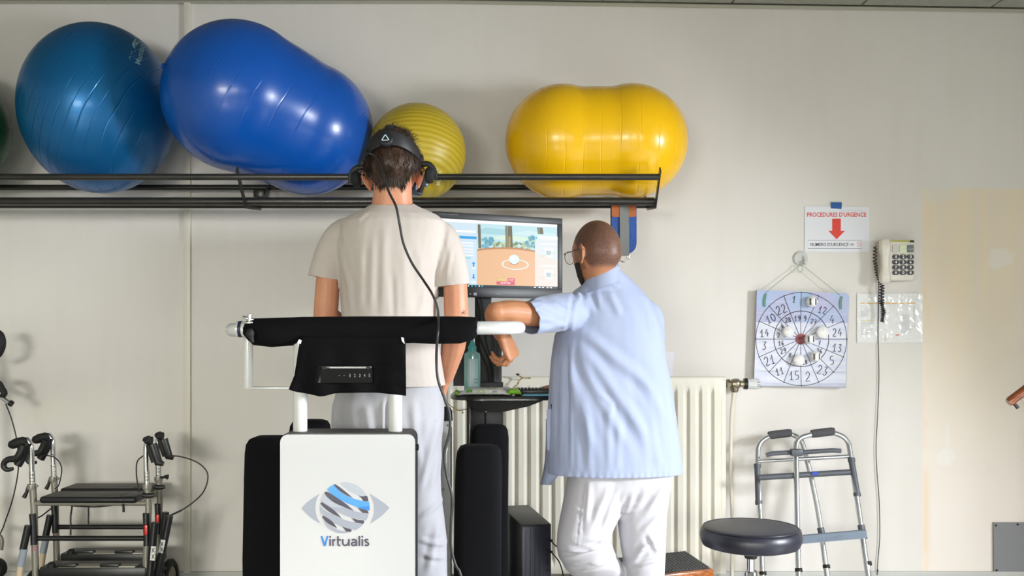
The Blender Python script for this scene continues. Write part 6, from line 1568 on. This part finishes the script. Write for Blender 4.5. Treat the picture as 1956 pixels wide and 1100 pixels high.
for an_, dx, dy in ((an1, -.05, -.12), (an2, -.04, .13)):
    MB().tube([(an_.x+.005, an_.y-.04*(1 if dy > 0 else -1), .05), (an_.x+dx*.5, an_.y+dy*.5, .05), (an_.x+dx, an_.y+dy, .04)], [.044, .046, .034], 14, squash=(1, .9), smooth=3).build('shoe', mat('white_shoe', 'DADADA', .5), p2)
# tunic
M_tu = cloth_mat('light_blue_cotton', '9FA8C4', '99A3C0')
tb_ = MB()
tb_.loft([ringpx(*q, tiltx=tx) for *q, tx in ((508, 1124, 1176, 3.455, .060, .35), (524, 1118, 1181, 3.458, .066, .35), (538, 1108, 1198, 3.47, .080, .2), (552, 1096, 1217, 3.48, .094, .08), (570, 1086, 1240, Y2-.01, .112, 0), (600, 1076, 1258, Y2, .130, 0), (640, 1060, 1267, Y2, .142, 0), (690, 1053, 1272, Y2, .148, 0), (740, 1048, 1282, Y2, .152, 0), (800, 1044, 1291, Y2, .158, 0), (860, 1042, 1299, Y2, .164, 0), (908, 1040, 1303, Y2, .168, 0), (935, 1040, 1305, Y2, .170, 0))])
tb_.tube([P(1135, 592, 3.47), P(1098, 594, 3.43), P(1060, 598, 3.37), P(1014, 604, 3.305), P(992, 607, 3.275)], [.062, .069, .067, .064, .063], 22, squash=(1, 1), smooth=4)
tb_.tube([P(1200, 590, 3.5), P(1235, 606, 3.56), P(1240, 650, 3.64)], [.06, .064, .06], 20, smooth=4)
me = remesh(tb_, .005, 4)
cut(me, P(0, 908, Y2-.1), (0, 0, -1))
sd = (P(992, 607, 3.275)-P(1060, 598, 3.37)).normalized()
cut(me, P(1007, 605, 3.295), (sd+Vector((0, 0, -.22))).normalized(), lambda c: c.x < P(1040, 0, 3.35).x and c.z > P(0, 680, 3.3).z)
cut(me, P(1148, 514, 3.45), Vector((-.40, -.10, 1)))
FU = [(1095, 640, 1245, 850, 9, .012), (1092, 655, 1200, 860, 8, .010), (1088, 640, 1098, 800, 6, .009), (1100, 625, 1270, 760, 9, .008), (1090, 700, 1140, 880, 8, .008), (1075, 650, 1070, 880, 5, .009), (1062, 660, 1058, 860, 5, .008), (1084, 660, 1084, 900, 3, -.007),
      (1095, 560, 1083, 640, 4, -.007), (1116, 556, 1134, 600, 5, .006), (1140, 552, 1146, 592, 4, .003), (1162, 556, 1186, 605, 6, .005), (1120, 548, 1190, 545, 4, .006), (1130, 535, 1185, 540, 3.5, .008), (1150, 525, 1190, 545, 3, -.006), (1104, 552, 1110, 575, 4, .007),
      (1020, 575, 1085, 610, 7, .007), (1010, 600, 1080, 620, 6, .006), (1030, 630, 1085, 618, 5, .007), (1050, 575, 1090, 600, 5, .006), (1225, 560, 1262, 640, 9, .005), (1210, 700, 1285, 820, 8, .007), (1180, 720, 1250, 890, 9, .006), (1160, 760, 1162, 905, 6, .006), (1120, 790, 1125, 900, 6, .006), (1240, 800, 1262, 900, 7, .006), (1180, 800, 1175, 900, 6, .005), (1270, 730, 1296, 860, 6, .005), (1145, 750, 1165, 770, 4, .006), (1165, 765, 1168, 790, 4, .006)]
FUs = [(x0, y0, x1, y1, w_*1.25, h_*(.5 if y0 > 635 else .8)) for x0, y0, x1, y1, w_, h_ in FU]
zh = P(0, 908, Y2).z
folds(me, FUs, Y2-.12, .0025, (6, 6, 2), extra=lambda co, n: .0012*math.sin(co.x*260+co.y*90)*gs(co.z-(zh+.012), .02)+.0015*math.sin(co.z*380)*gs((co-P(1010, 604, 3.3)).length-.07, .02)*(1 if co.x < P(1030, 0, 3.3).x else 0))
tu = solid(link_mesh(me, 'tunic', M_tu, p2), .0028)
# collar band, side panel flap with pocket
cl = MB(); rings = []
for i, (dz, k_) in enumerate(((-.040, 1.22), (-.020, 1.13), (-.006, 1.07), (.004, 1.04), (.010, .99), (.006, .95), (-.004, .94))):
    rings.append([q+Vector((0, 0, dz)) for q in hring(P(1150, 524, 3.455), .0595*k_, .066*k_, 32, .9, tiltx=.40, tilty=.10)])
cl.loft(rings, False); cl.build('collar', M_tu, p2, smooth=80)
fb = MB(); g = []
for j, (py, xa_, xb_) in enumerate(((800, 1044, 1058), (840, 1044, 1066), (880, 1042, 1072), (905, 1038, 1068), (926, 1033, 1052))):
    g.append([P(xa_+(xb_-xa_)*i/5, py, 3.47-.012*math.sin(i*.8)-.03*(i/5)) for i in range(6)])
fb.add([v for r_ in g for v in r_], [[j*6+i, j*6+i+1, (j+1)*6+i+1, (j+1)*6+i] for j in range(4) for i in range(5)])
solid(fb.build('front_flap', M_tu, p2, smooth=80), .003)
pk = MB(); slab(pk, [(1044, 783), (1058, 778), (1061, 850), (1054, 866), (1045, 858)], 3.44, .004); pk.build('side_pocket', M_tu, p2)
pn = MB().tube([P(1054, 772, 3.435), P(1056, 790, 3.435)], .004, 8).build('pen_clip', M_rub, p2)
